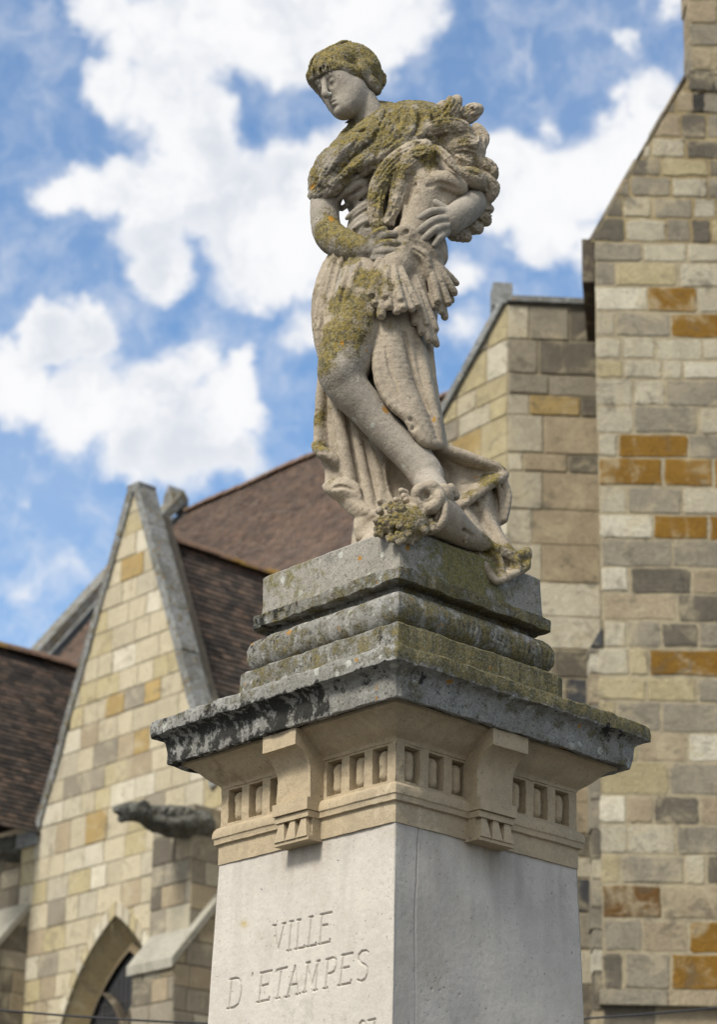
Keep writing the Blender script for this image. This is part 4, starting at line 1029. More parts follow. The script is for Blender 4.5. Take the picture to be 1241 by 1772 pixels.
# ================================================================== the statue
PXM = .00243
def build_statue():
    root = empty('statue', (AX, AY, 3.23), label='weathered stone statue of a draped woman holding a sheaf, yellow lichen on her shoulders', cat='statue')
    lo_all = at(500, 960, 8.55); 
    def box(u0, v0, u1, v1, y0=8.5, y1=9.5):
        c = np.array([at(u, v, y) for u in (u0, u1) for v in (v0, v1) for y in (y0, y1)]); return c.min(0), c.max(0)
    def new(u0, v0, u1, v1, vox, y0=8.5, y1=9.5): return Sculpt(*box(u0, v0, u1, v1, y0, y1), vox, AY, PXM)
    blobs = []   # lichen patches in space: (centre, radius, weight)
    B = new(520, 75, 885, 1000, .0035, 8.70, 9.28)
    # ---------------- head in its own frame
    Fv = np.array([-.58, -.28, .76]); Fv /= np.linalg.norm(Fv); Uv = np.array([-.40, .90, -.05]); Uv -= Fv * (Uv @ Fv); Uv /= np.linalg.norm(Uv); Lv = np.cross(Uv, Fv)
    HC = np.array([587.5, 131.5, 14.])
    def hd(l, f, u):
        o = l * Lv + f * Fv + u * Uv; return (HC[0] + o[0], HC[1] - o[1], HC[2] + o[2])
    def hch(S, pts, k=4, op='add', curve=True): S.chain([hd(*p[:3]) + (p[3],) for p in pts], k, op, curve, step=6)
    AXS = np.array([Lv, Fv, Uv])
    def hell(S, c, r, k=5, op='add'): S.ell(hd(*c), r, AXS, k, op)
    # ---------------- torso and limbs
    B.ell((655, 315, 0), (66, 84, 44), k=1); B.ell((650, 410, 4), (52, 74, 42), k=20); B.ell((648, 500, 4), (70, 72, 52), k=24)
    B.chain([(592, 292, 6, 34), (650, 262, 0, 40), (725, 252, -8, 38), (775, 285, -12, 26)], 18)
    B.chain([(640, 205, 2, 27), (645, 245, 0, 32)], 8, curve=False); B.chain([(628, 178, 6, 26), (640, 212, 0, 26), (648, 240, 0, 34)], 8)
    B.ball(615, 327, 34, 26, 12); B.ball(690, 325, 34, 26, 12)
    # her right arm, elbow back, forearm coming across
    B.chain([(574, 310, 8, 30), (563, 352, 10, 25), (563, 385, 14, 24), (571, 408, 22, 26), (596, 424, 44, 26), (622, 431, 62, 21), (638, 433, 72, 17)], 6)
    for uv, r in [([(585, 345), (600, 330), (622, 318)], 4), ([(592, 362), (612, 345), (636, 330)], 4), ([(600, 378), (618, 362), (640, 350)], 3.5), ([(612, 395), (628, 385), (645, 380)], 3)]:
        B.stroke(uv, r, .5, 'add', 4); B.stroke([(u + 3, v + 9) for u, v in uv], r * .7, -.3, 'sub', 3)
    # supporting leg, hidden under the cloth, and her right leg
    B.chain([(680, 520, -10, 52), (672, 640, -18, 44), (655, 760, -22, 36), (640, 880, -20, 26)], 10)
    B.chain([(628, 500, 26, 54), (612, 575, 46, 50), (597, 630, 58, 43), (590, 646, 62, 37), (606, 676, 58, 32.5), (634, 706, 52, 29.5), (664, 742, 48, 26.5), (696, 774, 46, 26), (724, 802, 46, 27), (742, 826, 50, 27)], 8)
    B.ball(588, 643, 82, 22, 14)
    B.chain([(737, 828, 44, 24), (752, 848, 84, 22), (768, 866, 116, 15)], 8)
    # her left arm
    B.chain([(775, 300, -14, 26), (812, 326, -2, 21), (822, 345, 12, 22), (812, 358, 34, 24), (795, 372, 56, 23), (778, 383, 64, 21)], 6)
    # ---------------- head
    hell(B, (0, -10, 12), (38, 46, 42), 1); hell(B, (0, 12, -15), (33, 32, 46), 10)
    hch(B, [(-20, -4, -24, 9), (-16, 10, -40, 9), (-8, 25, -52, 8), (0, 31, -54, 9), (8, 25, -52, 8), (16, 10, -40, 9), (20, -4, -24, 9)], 22)
    B.ell(hd(-14, 21, -24), (15, 15, 24), AXS, 18); B.ell(hd(14, 21, -24), (15, 15, 24), AXS, 18)
    for q in (-1, 1):
        B.ball(*hd(q * 15, 46, -3), 7.5, 8, 'sub'); B.ball(*hd(q * 14.5, 35.5, -4), 8.0, 1.5)
        hch(B, [(q * 23, 31, -4, 1.8), (q * 19, 38.5, -1.5, 2.6), (q * 13, 41.5, -1.5, 2.8), (q * 7, 40, -4.5, 1.8)], 2)
        hch(B, [(q * 21, 33, -8, 1.5), (q * 14, 39.5, -10, 1.8), (q * 8, 39, -8, 1.5)], 2)
        hch(B, [(q * 26, 28, 5, 3.0), (q * 17, 39.5, 8.5, 4.0), (q * 6, 43, 6.5, 3.4)], 6)
        B.ball(*hd(q * 5.2, 49, -22), 4.0, 3)
        B.ball(*hd(q * 4.6, 50, -26.2), 2.3, 1.5, 'sub')
    hch(B, [(0, 42, 8, 4.2), (0, 49, -6, 4.4), (0, 56, -18, 5.4), (0, 55.5, -21, 5.0)], 4)
    hch(B, [(-9.5, 43.5, -36, 1.6), (-4, 47.5, -33, 2.9), (0, 48, -33.4, 2.4), (4, 47.5, -33, 2.9), (9.5, 43.5, -36, 1.6)], 2)
    hch(B, [(-8, 43.5, -38.6, 1.8), (0, 46.8, -40.5, 3.5), (8, 43.5, -38.6, 1.8)], 2)
    hch(B, [(-10.5, 46.5, -36.6, 1.1), (0, 50.4, -36.8, 1.4), (10.5, 46.5, -36.6, 1.1)], 1, 'sub')
    hch(B, [(-6, 47, -46, 2.6), (0, 49, -46.4, 3.0), (6, 47, -46, 2.6)], 5, 'sub')
    B.ball(*hd(0, 39, -55), 9, 5)
    hell(B, (35, -6, -10), (4, 8, 12), 2); hell(B, (38, -3, -9), (3, 4.5, 7.5), 2, 'sub')
    # ---------------- hands
    B.ell((650, 432, 78), (19, 19, 13), k=6)
    for pts in ([(650, 418, 84, 7.4), (666, 408, 92, 6.8), (682, 405, 92, 6.0), (695, 409, 82, 5.0)],
                [(652, 428, 86, 7.6), (672, 421, 95, 7.0), (688, 422, 94, 6.2), (700, 428, 84, 5)],
                [(651, 438, 85, 7.4), (671, 434, 94, 6.8), (687, 437, 92, 6.0), (697, 443, 82, 5)],
                [(647, 447, 80, 6.6), (664, 447, 88, 6.0), (679, 450, 87, 5.4), (688, 455, 79, 4.4)],
                [(637, 420, 80, 8.0), (650, 405, 90, 7.0), (666, 397, 92, 5.8)]):
        B.chain(pts, 2, step=5)
    B.ell((780, 384, 70), (22, 24, 14), k=8)
    for pts in ([(772, 368, 80, 7.4), (750, 366, 92, 7.0), (728, 377, 94, 6.4), (710, 389, 86, 5.2)],
                [(773, 379, 82, 7.4), (752, 382, 94, 7.0), (732, 395, 95, 6.4), (716, 409, 86, 5.2)],
                [(774, 391, 80, 7.2), (756, 396, 92, 6.8), (740, 408, 92, 6.2), (727, 420, 84, 5)],
                [(774, 402, 76, 6.4), (762, 410, 86, 6.0), (752, 424, 86, 5.2)],
                [(772, 364, 74, 8), (752, 352, 80, 7), (735, 352, 80, 6)]):
        B.chain(pts, 2, step=5)
    # ---------------- hair
    Hr = new(515, 50, 690, 215, .0030, 8.75, 9.25)
    hell(Hr, (0, -12, 17), (42.5, 46, 35), 1)
    hch(Hr, [(-36, 10, -36, 6), (-39, 12, -10, 9), (-33, 25, 10, 11), (-18, 40, 22, 11), (0, 45, 25, 11), (18, 40, 22, 11), (32, 25, 10, 11), (39, 6, -6, 10), (42, -14, -18, 11)], 6)
    hch(Hr, [(-34, 14, -40, 5), (-40, 4, -22, 8), (-40, -10, -10, 12)], 6)
    hch(Hr, [(36, -20, -6, 18), (30, -38, -14, 22), (16, -50, -20, 22)], 8); hell(Hr, (20, -50, -34), (18, 16, 20), 7); hch(Hr, [(6, -18, 30, 20), (26, -32, 14, 21), (30, -42, -6, 20)], 10)
    hch(Hr, [(42, -18, -30, 9), (36, -30, -44, 9), (28, -40, -52, 8)], 6)
    rg = random.Random(5)
    for i in range(26):          # strands swept back from the brow
        l = -36 + i * 2.9; pts = []
        for t in np.linspace(0, 1, 6):
            a = t * 2.1; pts.append(hd(l * (1 - .25 * t) + 2 * math.sin(5 * t + i), 46 * math.cos(a) * .98 - 8, 16 + 42 * math.sin(a * .9) * .95 - t * 6)[:2])
        Hr.stroke(pts, [1.6, 2.4, 2.2, 1.6], -.2, 'add' if i % 2 else 'sub', 2.5, step=5)
    for i in range(40):          # laurel leaves round the head
        a = rg.uniform(-2.0, 2.0); t = rg.uniform(0, 1); l = 43 * math.sin(a); f = 46 * math.cos(a) - 13; u = 24 + 20 * t + 3 * math.cos(a); k_ = 1 - .40 * t
        d = rg.choice((-1, 1)) * rg.uniform(.5, 1); l *= k_; f = (f + 12) * k_ - 12
        hch(Hr, [(l - 4 * d, f, u - 2, 2.6), (l * 1.02 + 2 * d, f * 1.02 + 1, u + 2, 5.0), (l * 1.03 + 8 * d, f * 1.02, u + 5, 2.6)], 2)
    for i in range(9):
        a = i * .7; Hr.chain([hd(20 + 17 * math.cos(a), -58, -32 + 18 * math.sin(a)) + (5.5,), hd(26 + 12 * math.cos(a + .5), -62, -32 + 12 * math.sin(a + .5)) + (5,)], 2, curve=False)
    # ---------------- mantle over the shoulders
    M = new(520, 160, 850, 400, .0036, 8.68, 9.3)
    M.chain([(676, 200, -14, 22), (650, 232, 22, 30), (612, 272, 34, 36), (578, 302, 26, 38), (560, 322, 14, 26)], 10)
    M.chain([(655, 205, -22, 30), (604, 270, -16, 34), (572, 310, -8, 30)], 10)
    M.chain([(690, 212, 8, 34), (735, 222, 14, 42), (768, 232, 8, 34), (792, 262, -8, 28)], 10)
    M.chain([(660, 235, 26, 34), (690, 245, 34, 34), (735, 250, 34, 36)], 10)
    M.chain([(700, 230, -25, 38), (765, 255, -30, 36), (772, 320, -30, 32)], 12)
    M.chain([(544, 338, 6, 12), (553, 336, 26, 14), (572, 326, 46, 14), (604, 304, 58, 14), (640, 284, 64, 13), (676, 268, 64, 12), (706, 252, 60, 11)], 6)
    for i, uv in enumerate([[(662, 190), (640, 235), (600, 272), (560, 318)], [(672, 205), (655, 245), (615, 285), (572, 318)], [(690, 205), (670, 240), (640, 268), (600, 300)], [(705, 200), (690, 235), (660, 262), (620, 292)],
                            [(720, 195), (712, 228), (690, 252), (655, 276)], [(618, 240), (585, 272), (556, 312)], [(742, 195), (735, 228), (716, 248), (690, 262)]]):
        M.stroke(uv, [4, 8, 7, 5], 0, 'add', 6); M.stroke([(u + 9, v + 6) for u, v in uv], [2.5, 5, 5, 3], 3.2, 'sub', 4)
    for i in range(130):
        u, v = rg.uniform(545, 740), rg.uniform(185, 340)
        M.stroke([(u, v), (u - rg.uniform(6, 14), v + rg.uniform(5, 14))], [2.6, 1.6], .6, 'add' if i % 3 else 'sub', 2)
    # ---------------- sheaf: ears at the shoulder, stalks below the hands
    S = new(615, 160, 885, 625, .0032, 8.62, 9.2)
    S.chain([(745, 232, 22, 34), (780, 260, 18, 36), (790, 305, 14, 34), (768, 350, 22, 34), (735, 370, 44, 30)], 12)
    S.chain([(735, 300, 46, 32), (728, 345, 56, 30), (722, 390, 64, 26), (708, 430, 64, 24)], 12)
    lumps = [[(762, 226, 34, 15), (776, 198, 38, 20), (791, 174, 34, 10)], [(798, 208, 20, 13), (817, 194, 18, 15), (829, 189, 14, 9)], [(722, 236, 66, 10), (750, 222, 74, 12), (780, 217, 72, 13), (802, 223, 64, 12), (812, 236, 54, 8)],
             [(790, 258, 44, 22), (808, 256, 42, 24), (824, 262, 34, 18)], [(806, 278, 44, 14), (828, 276, 34, 12)], [(832, 284, 34, 14), (847, 294, 30, 15), (852, 304, 24, 11)], [(836, 312, 36, 14), (850, 326, 30, 15), (846, 344, 22, 9)],
             [(815, 372, 10, 17), (836, 377, 6, 14), (844, 384, 2, 7)], [(806, 394, 12, 15), (828, 396, 6, 10)], [(786, 404, 26, 14), (808, 410, 20, 10)], [(825, 222, 22, 10), (836, 238, 24, 11), (834, 254, 30, 9)], [(745, 205, 10, 16), (768, 186, 4, 13)], [(836, 354, 14, 11), (848, 362, 8, 8)]]
    for L_ in lumps:
        S.chain(L_, 4, step=7); q = np.array(L_)[:, :2]; r = max(x[3] for x in L_); d = q[-1] - q[0]; d = d / np.linalg.norm(d); nrm = np.array([-d[1], d[0]])
        for t in (-.75, -.4, -.05, .3, .65):
            S.stroke(q + nrm * t * r, [1.3, 2.4, 1.6], -.2, 'sub', 1.2, step=4)
        for k_ in range(int(r * .7)):
            c = q[0] + (q[-1] - q[0]) * rg.uniform(.1, .95) + nrm * r * rg.uniform(-.8, .8); S.stroke([c, c + d * 6 + nrm * rg.uniform(-3, 3)], [2.6, 1.8], .6, 'add', 1.5, step=4)
    S.chain([(752, 240, 84, 6), (780, 236, 86, 6), (804, 242, 74, 6)], 3, 'sub')
    S.chain([(768, 262, 62, 8), (790, 284, 62, 8), (800, 292, 58, 6)], 4, 'sub')
    # strands of the sheaf hanging over the breast
    st1 = [(735, 257, 70, 17), (706, 268, 76, 18), (680, 288, 78, 18), (658, 318, 78, 16), (650, 352, 78, 14), (652, 386, 80, 11), (658, 404, 80, 8)]
    st2 = [(742, 268, 78, 14), (722, 274, 84, 16), (702, 294, 84, 15), (690, 325, 80, 13), (684, 354, 80, 11), (672, 384, 82, 8)]
    for st in (st1, st2):
        S.chain(st, 5); q = np.array(st)[:, :2]; d = np.gradient(q, axis=0); d /= np.linalg.norm(d, axis=1, keepdims=True); nrm = np.stack([-d[:, 1], d[:, 0]], 1); rr = np.array(st)[:, 3:4]
        for t in (-.7, -.35, 0, .35, .7): S.stroke(q + nrm * rr * t, [1.4, 2.2, 2.2, 1.6], -.3, 'sub', 1.2, step=4)
        for k_ in range(46):
            x = rg.uniform(0, len(q) - 1.01); a_ = int(x); f_ = x - a_; c = q[a_] * (1 - f_) + q[a_ + 1] * f_ + nrm[a_] * rr[a_] * rg.uniform(-.85, .85)
            S.stroke([c, c + d[a_] * rg.uniform(5, 9) + nrm[a_] * rg.uniform(-3, 3)], [2.6, 1.6], .7, 'add' if k_ % 3 else 'sub', 1.5, step=4)
    S.chain([(706, 304, 92, 5), (714, 322, 88, 7), (706, 350, 84, 6)], 3, 'sub')
    # broad leaf and seed heads beside the hand
    S.chain([(752, 254, 88, 4), (768, 266, 96, 7.5), (782, 284, 96, 7), (797, 303, 90, 2.5)], 2); S.stroke([(756, 256), (776, 275), (794, 299)], 1.6, 1.2, 'sub', 1.5)
    S.chain([(800, 300, 66, 12), (820, 308, 56, 17), (832, 316, 46, 13)], 4); S.stroke([(802, 296), (822, 300), (836, 310)], 2, 1.4, 'sub', 2)
    S.chain([(745, 315, 76, 14), (770, 312, 74, 16), (796, 326, 60, 14)], 5); S.stroke([(740, 322), (768, 318), (800, 332)], 3, 2, 'sub', 3)
    # tie and stalks
    S.chain([(690, 402, 84, 10), (700, 400, 90, 12), (712, 408, 90, 10)], 3); S.ball(704, 402, 101, 5, 2, 'sub')
    S.chain([(712, 410, 84, 11), (728, 424, 80, 11), (752, 440, 70, 10)], 4)
    S.chain([(700, 425, 62, 28), (686, 465, 70, 30), (672, 498, 76, 24)], 8, curve=False)
    S.chain([(728, 435, 52, 26), (745, 470, 48, 24), (764, 500, 42, 19)], 8, curve=False)
    S.chain([(712, 460, 56, 22), (728, 520, 54, 15), (740, 556, 52, 10)], 8, curve=False)
    S.chain([(712, 430, 84, 7), (733, 442, 82, 8), (741, 462, 76, 7), (744, 482, 70, 5)], 5); S.stroke([(716, 432), (734, 444), (741, 464)], 1.8, .3, 'sub', 1.5); S.chain([(735, 398, 48, 22), (748, 420, 44, 22), (756, 445, 44, 20)], 8)
    tips = [(627, 518, 84), (636, 534, 92), (650, 524, 104), (660, 545, 102), (674, 530, 112), (686, 538, 108), (698, 532, 114), (712, 534, 106), (694, 518, 118), (668, 512, 114), (644, 508, 104), (722, 528, 98)]
    for i, (u, v, w) in enumerate(tips):
        o = (672 + (u - 672) * .35, 452 + rg.uniform(-4, 8), 96); m = (o[0] * .5 + u * .5 - 1, o[1] * .5 + v * .5, w * .5 + 54)
        r = rg.uniform(6.2, 9.0); S.chain([o + (r * .7,), m + (r * .9,), (u, v, w, r * 1.12)], .8, step=8); S.ball(u + 1, v + 5, w + r * .8, r * .55, 1, 'sub')
    tips = [(752, 532, 60), (764, 540, 56), (776, 524, 58), (786, 506, 52), (790, 490, 44), (770, 548, 44), (782, 520, 38), (758, 520, 70)]
    for i, (u, v, w) in enumerate(tips):
        o = (740 + (u - 760) * .3, 450, 70); r = rg.uniform(5.5, 7.5); S.chain([o + (r * .8,), (o[0] * .5 + u * .5 + 2, o[1] * .5 + v * .5, w * .5 + 38, r), (u, v, w, r)], .8, step=8); S.ball(u + 1, v + 4, w + r * .6, r * .5, 1, 'sub')
    tips = [(718, 558, 74), (730, 575, 72), (742, 588, 66), (752, 590, 58), (754, 570, 60), (724, 545, 80), (738, 560, 78), (756, 596, 50)]
    for i, (u, v, w) in enumerate(tips):
        o = (712 + (u - 730) * .3, 480, 78); r = rg.uniform(5.0, 7.0); S.chain([o + (r * .8,), (o[0] * .5 + u * .5, o[1] * .5 + v * .5, w * .5 + 42, r), (u, v, w, r)], .8, step=8); S.ball(u + 1, v + 4, w + r * .6, r * .5, 1, 'sub')
    # ---------------- drapery
    D = new(520, 420, 935, 1030, .0038, 8.60, 9.36)
    D.chain([(602, 450, 6, 32), (588, 500, 10, 40), (583, 550, 18, 40), (586, 600, 24, 35), (590, 636, 26, 28)], 12)       # cloth round the hip
    D.chain([(640, 455, 24, 32), (630, 510, 44, 44), (614, 570, 58, 43), (600, 606, 64, 39)], 14)                           # over the thigh
    D.chain([(690, 480, 20, 48), (690, 545, 36, 38)], 14)
    D.chain([(700, 500, -30, 58), (692, 620, -42, 52), (684, 740, -48, 52), (676, 860, -46, 52), (672, 930, -30, 56), (676, 1000, 0, 66)], 14)  # mass behind the legs
    D.chain([(606, 662, -16, 34), (612, 740, -18, 33), (632, 820, -18, 33), (654, 885, -10, 30), (664, 930, 0, 34), (662, 1000, 8, 42)], 10)
    def fold(uv, r, lift=.5, k=4): D.stroke(uv, r, lift, 'add', k)
    def cut(uv, r, deep=1.0, k=3): D.stroke(uv, r, -deep, 'sub', k, sm=2)
    fold([(578, 442), (562, 500), (552, 560), (554, 618)], (4, 7, 7, 4)); fold([(592, 445), (577, 492), (567, 545), (565, 600)], (4, 7, 7, 4)); fold([(607, 448), (593, 490), (583, 532)], (4, 6, 3)); fold([(622, 455), (608, 488), (600, 516)], (4, 5, 3))
    cut([(586, 446), (570, 498), (560, 555), (560, 605)], (3, 4.5, 4.5, 2)); cut([(600, 450), (585, 494), (575, 545)], (3, 4.5, 3)); cut([(615, 455), (601, 490), (592, 520)], (3, 4, 2)); cut([(572, 450), (556, 505), (547, 565)], (2, 3.5, 2))
    # panel falling in front, its edge over the leg, long pipes, pocket
    D.chain([(692, 548, 40, 30), (700, 640, 40, 28), (722, 706, 40, 22)], 8)
    D.sheet([[(650, 548, 72), (650, 615, 78), (656, 664, 80), (676, 700, 80), (704, 722, 78)], [(668, 546, 76), (672, 610, 84), (682, 662, 84), (704, 706, 82), (722, 740, 78)], [(686, 548, 66), (694, 610, 74), (706, 665, 74), (726, 712, 72), (742, 758, 70)],
             [(700, 560, 40), (711, 625, 40), (725, 675, 42), (740, 715, 46), (752, 756, 54)], [(718, 570, 52), (732, 630, 56), (744, 682, 56), (754, 725, 56), (760, 766, 54)], [(732, 590, 22), (741, 645, 24), (750, 695, 26), (758, 735, 30), (764, 766, 38)],
             [(742, 600, 26), (749, 660, 26), (757, 715, 28), (762, 745, 30), (766, 766, 32)]], 7)
    D.chain([(652, 612, 84, 5), (658, 662, 86, 6), (677, 698, 86, 6), (704, 720, 84, 7), (716, 743, 80, 8), (738, 766, 72, 9), (760, 770, 54, 8)], 4)
    cut([(700, 575), (711, 628), (725, 672), (740, 710)], (2.5, 4.5, 4.5, 3), 1); cut([(668, 600), (676, 640), (692, 682)], (2, 3, 2), -1)
    D.chain([(711, 726, 90, 4), (721, 733, 92, 5), (715, 742, 88, 4)], 3, 'sub')
    D.chain([(654, 548, 96, 7), (676, 556, 100, 9), (700, 552, 96, 7)], 5, 'sub')
    D.chain([(684, 796, 20, 15), (694, 826, 16, 20), (700, 856, 20, 18)], 8, 'sub'); D.chain([(744, 790, 34, 10), (768, 802, 22, 10)], 5, 'sub')
    # pleated cloth behind the calf and the fluttering hem
    D.sheet([[(556, 655, 8), (551, 715, 8), (549, 772, 12)], [(571, 672, -6), (570, 730, -4), (574, 792, 2)], [(583, 684, 20), (590, 750, 24), (604, 832, 30)], [(598, 705, -4), (607, 770, -2), (622, 852, 6)], [(612, 730, 14), (624, 795, 18), (641, 882, 26)],
             [(628, 752, -6), (641, 818, -2), (653, 880, 6)], [(642, 775, 10), (654, 828, 14), (666, 888, 20)], [(662, 800, -12), (674, 850, -8), (682, 900, 0)]], 7)
    cut([(573, 690), (574, 740), (582, 790)], (2.5, 4, 3), 1); cut([(600, 725), (609, 780), (622, 840)], (2.5, 4, 3), 1); cut([(630, 765), (642, 815), (653, 865)], (2, 3.5, 2), 1)
    D.sheet([[(543, 770, 12), (556, 776, 24), (572, 783, 28), (588, 796, 24)], [(548, 780, 22), (558, 786, 30), (574, 792, 32), (586, 804, 26)], [(553, 787, 4), (561, 793, 12), (575, 799, 16), (586, 814, 14)]], 5)
    D.sheet([[(556, 786, 8), (563, 800, 10), (568, 816, 10), (568, 838, 14)], [(574, 792, 4), (578, 805, 6), (582, 820, 10), (586, 836, 14)], [(594, 795, 18), (598, 808, 20), (602, 822, 24), (608, 838, 28)]], 6)
    D.sheet([[(563, 842, 14), (578, 834, 28), (596, 832, 34), (616, 840, 32)], [(568, 848, 20), (582, 848, 34), (600, 850, 38), (620, 858, 36)], [(573, 853, 8), (588, 864, 18), (606, 872, 24), (628, 880, 30)]], 5.5); cut([(574, 845), (592, 842), (612, 848)], (2, 3, 2), .5)
    D.sheet([[(586, 862, 12), (602, 879, 20), (620, 894, 26)], [(598, 854, 28), (614, 870, 34), (634, 886, 40)], [(614, 850, 14), (630, 868, 20), (650, 884, 28)]], 6)
    D.sheet([[(618, 902, 24), (640, 891, 38), (664, 884, 48)], [(619, 916, 30), (640, 908, 30), (662, 900, 40)], [(622, 932, 28), (642, 927, 42), (662, 920, 54)]], 6); D.chain([(634, 913, 50, 4), (646, 915, 56, 5)], 2, 'sub')
    # train blown out to the right
    D.chain([(775, 800, -14, 20), (806, 826, -20, 22), (838, 848, -22, 18)], 8); D.chain([(790, 850, -14, 26), (816, 890, -6, 28), (840, 930, 0, 26), (850, 990, 0, 30)], 12)
    D.sheet([[(750, 770, 34), (776, 782, 30), (802, 790, 26), (832, 801, 20), (860, 809, 14), (875, 820, 10)], [(758, 790, 4), (780, 806, 0), (806, 817, -2), (832, 823, 0), (852, 822, 6), (866, 826, 8)],
             [(768, 820, -8), (782, 840, -8), (800, 850, 0), (822, 848, 14), (842, 840, 24), (864, 829, 16)], [(778, 850, 12), (786, 878, 40), (802, 872, 46), (822, 859, 40), (847, 840, 30), (873, 824, 12)]], 6)
    D.chain([(752, 768, 38, 9), (778, 780, 34, 9), (804, 788, 29, 9), (833, 799, 22, 8), (860, 808, 16, 7), (875, 820, 11, 5)], 4); D.chain([(788, 880, 48, 6), (804, 872, 50, 7), (824, 858, 44, 7), (848, 839, 34, 7), (873, 823, 14, 6)], 4)
    D.chain([(770, 834, 18, 9), (778, 852, 16, 10)], 4, 'sub'); cut([(776, 798), (806, 810), (836, 816)], (2.5, 4, 2.5), 0); cut([(800, 838), (822, 832), (846, 826)], (2, 3, 2), 0)
    D.sheet([[(838, 848, 26), (842, 874, 24), (856, 908, 14)], [(854, 840, -6), (856, 870, -8), (862, 904, 0)], [(871, 828, 6), (880, 860, 6), (874, 898, 6)]], 6); fold([(862, 838), (868, 866), (868, 894)], (3, 4, 3), 0)
    D.sheet([[(802, 880, 44), (818, 910, 50), (838, 940, 64)], [(816, 872, 10), (834, 906, 14), (858, 944, 34)], [(830, 870, 26), (850, 908, 28), (876, 950, 42)], [(842, 890, 0), (864, 926, 8), (890, 964, 34)]], 7)
    cut([(818, 880), (836, 910), (858, 940)], (2, 3.5, 2), .5)
    # end of the train lying over the plinth
    D.sheet([[(798, 930, 88), (830, 938, 90), (860, 950, 86), (890, 963, 70), (915, 957, 50)], [(810, 944, 88), (840, 962, 86), (862, 978, 80), (888, 978, 68), (913, 968, 52)], [(820, 954, 100), (844, 986, 106), (859, 1005, 102), (886, 995, 88), (912, 981, 66)]], 5.5)
    D.chain([(798, 930, 92, 7), (830, 937, 94, 8), (860, 949, 91, 8), (890, 962, 75, 9), (913, 958, 54, 6)], 4); D.chain([(820, 954, 102, 6), (844, 986, 108, 6), (859, 1005, 104, 5), (886, 995, 90, 6), (912, 981, 68, 6)], 3); D.chain([(866, 962, 84, 9), (886, 974, 74, 9)], 4); cut([(832, 950), (850, 972), (858, 994)], (2.5, 4, 2), 1.5); cut([(862, 962), (878, 974), (884, 988)], (2.5, 4, 2), 1.5); fold([(846, 952), (866, 972), (872, 996)], (3, 5, 3), .5, 3); fold([(880, 962), (896, 972), (900, 986)], (3, 5, 3), .5, 3); D.chain([(905, 960, 56, 6), (913, 952, 48, 6), (917, 962, 44, 5)], 3)
    # keep the hip cloth from swallowing the bare leg and arm
    # ---------------- cornucopia
    C = new(630, 820, 880, 990, .0034, 8.25, 9.0)
    C.chain([(742, 884, 214, 34), (768, 898, 186, 31), (794, 918, 152, 24), (818, 932, 126, 18), (842, 942, 100, 12)], 6)
    rim = [(742 + 34 * math.cos(t) * .85, 882 + 37 * math.sin(t), 226 + 20 * math.cos(t), 5.5) for t in np.linspace(0, 2 * math.pi, 22)]
    C.chain(rim, 3, step=8); C.ell((732, 880, 246), (22, 28, 22), k=6, op='sub')
    C.stroke([(770, 868), (782, 890), (786, 915)], 3.5, .6, 'add', 2); C.stroke([(796, 892), (806, 912), (806, 938)], 3, .6, 'add', 2); C.stroke([(760, 872), (790, 908), (826, 932)], 3, .2, 'sub', 3)
    # ---------------- flowers and fruit
    Fl = new(630, 815, 800, 990, .0030, 8.15, 8.85)
    Fl.ell((742, 863, 232), (29, 28, 20), k=1)
    Fl.chain([(741 + 19 * math.cos(t), 861 + 18 * math.sin(t), 246 + 3 * math.sin(2 * t), 10 + 1.6 * math.cos(5 * t)) for t in np.linspace(0, 2 * math.pi, 31)], 2, curve=False)
    Fl.ball(739, 858, 258, 11, 4, 'sub')
    for i in range(5):
        a = i * 2 * math.pi / 5 + .5; Fl.ell((739 + 10 * math.cos(a), 858 + 9 * math.sin(a), 246), (6.5, 5.5, 5), k=1)
        Fl.stroke([(741 + 13 * math.cos(a), 861 + 12 * math.sin(a)), (742 + 30 * math.cos(a + .15), 862 + 29 * math.sin(a + .15))], 2, .3, 'sub', 1.5, step=4)
    Fl.ball(739, 858, 249, 4.5, 1, 'sub')
    Fl.ell((768, 860, 214), (17, 22, 16), k=2); Fl.chain([(780, 846, 200, 9), (788, 858, 194, 8)], 3)
    Fl.chain([(668, 890, 214, 18), (690, 904, 240, 26), (712, 908, 238, 26), (694, 924, 246, 18)], 8); Fl.chain([(722, 892, 226, 20), (738, 905, 214, 16)], 8)
    spots = []; tries = 0
    while len(spots) < 34 and tries < 9000:
        tries += 1; u, v = rg.uniform(656, 750), rg.uniform(874, 942)
        if v > 944 - abs(u - 692) * .62 or (u < 668 and v < 880): continue
        if (u - 741) ** 2 + (v - 862) ** 2 < 34 ** 2: continue
        if all((u - a) ** 2 + (v - b) ** 2 > 12.8 ** 2 for a, b in spots): spots.append((u, v))
    for (u, v) in spots:
        r = rg.uniform(7.5, 11); w = 272 + rg.uniform(-14, 12) - abs(u - 694) * .62 - abs(v - 912) * .10
        if rg.random() < .62:
            n = 5; a0 = rg.uniform(0, 6)
            for j in range(n): Fl.ball(u + r * .74 * math.cos(a0 + j * 1.2566), v + r * .74 * math.sin(a0 + j * 1.2566), w + 1, r * .47, .5)
            Fl.ball(u, v, w - 5, r * .8, 1); Fl.ball(u, v, w + r * .3, r * .3, .6)
        else: Fl.ball(u, v, w, r * rg.uniform(.7, .9), .8); Fl.ball(u - 1, v - 1, w + r * .9, r * .2, .6, 'sub')
    for (u, v) in [(662, 872), (672, 882), (690, 870), (704, 864), (700, 854), (655, 905), (664, 926), (716, 880), (708, 870)]:
        Fl.chain([(u, v, 222, 8), (u - 5, v - 5, 230, 5)], 1); Fl.ball(u - 3, v - 3, 237, 3, .6, 'sub')
    # ---------------- rock under the feet
    G = new(560, 800, 945, 1040, .006, 8.35, 9.5)
    rk = lambda x, y, z: loc(x, y, z).reshape(3)
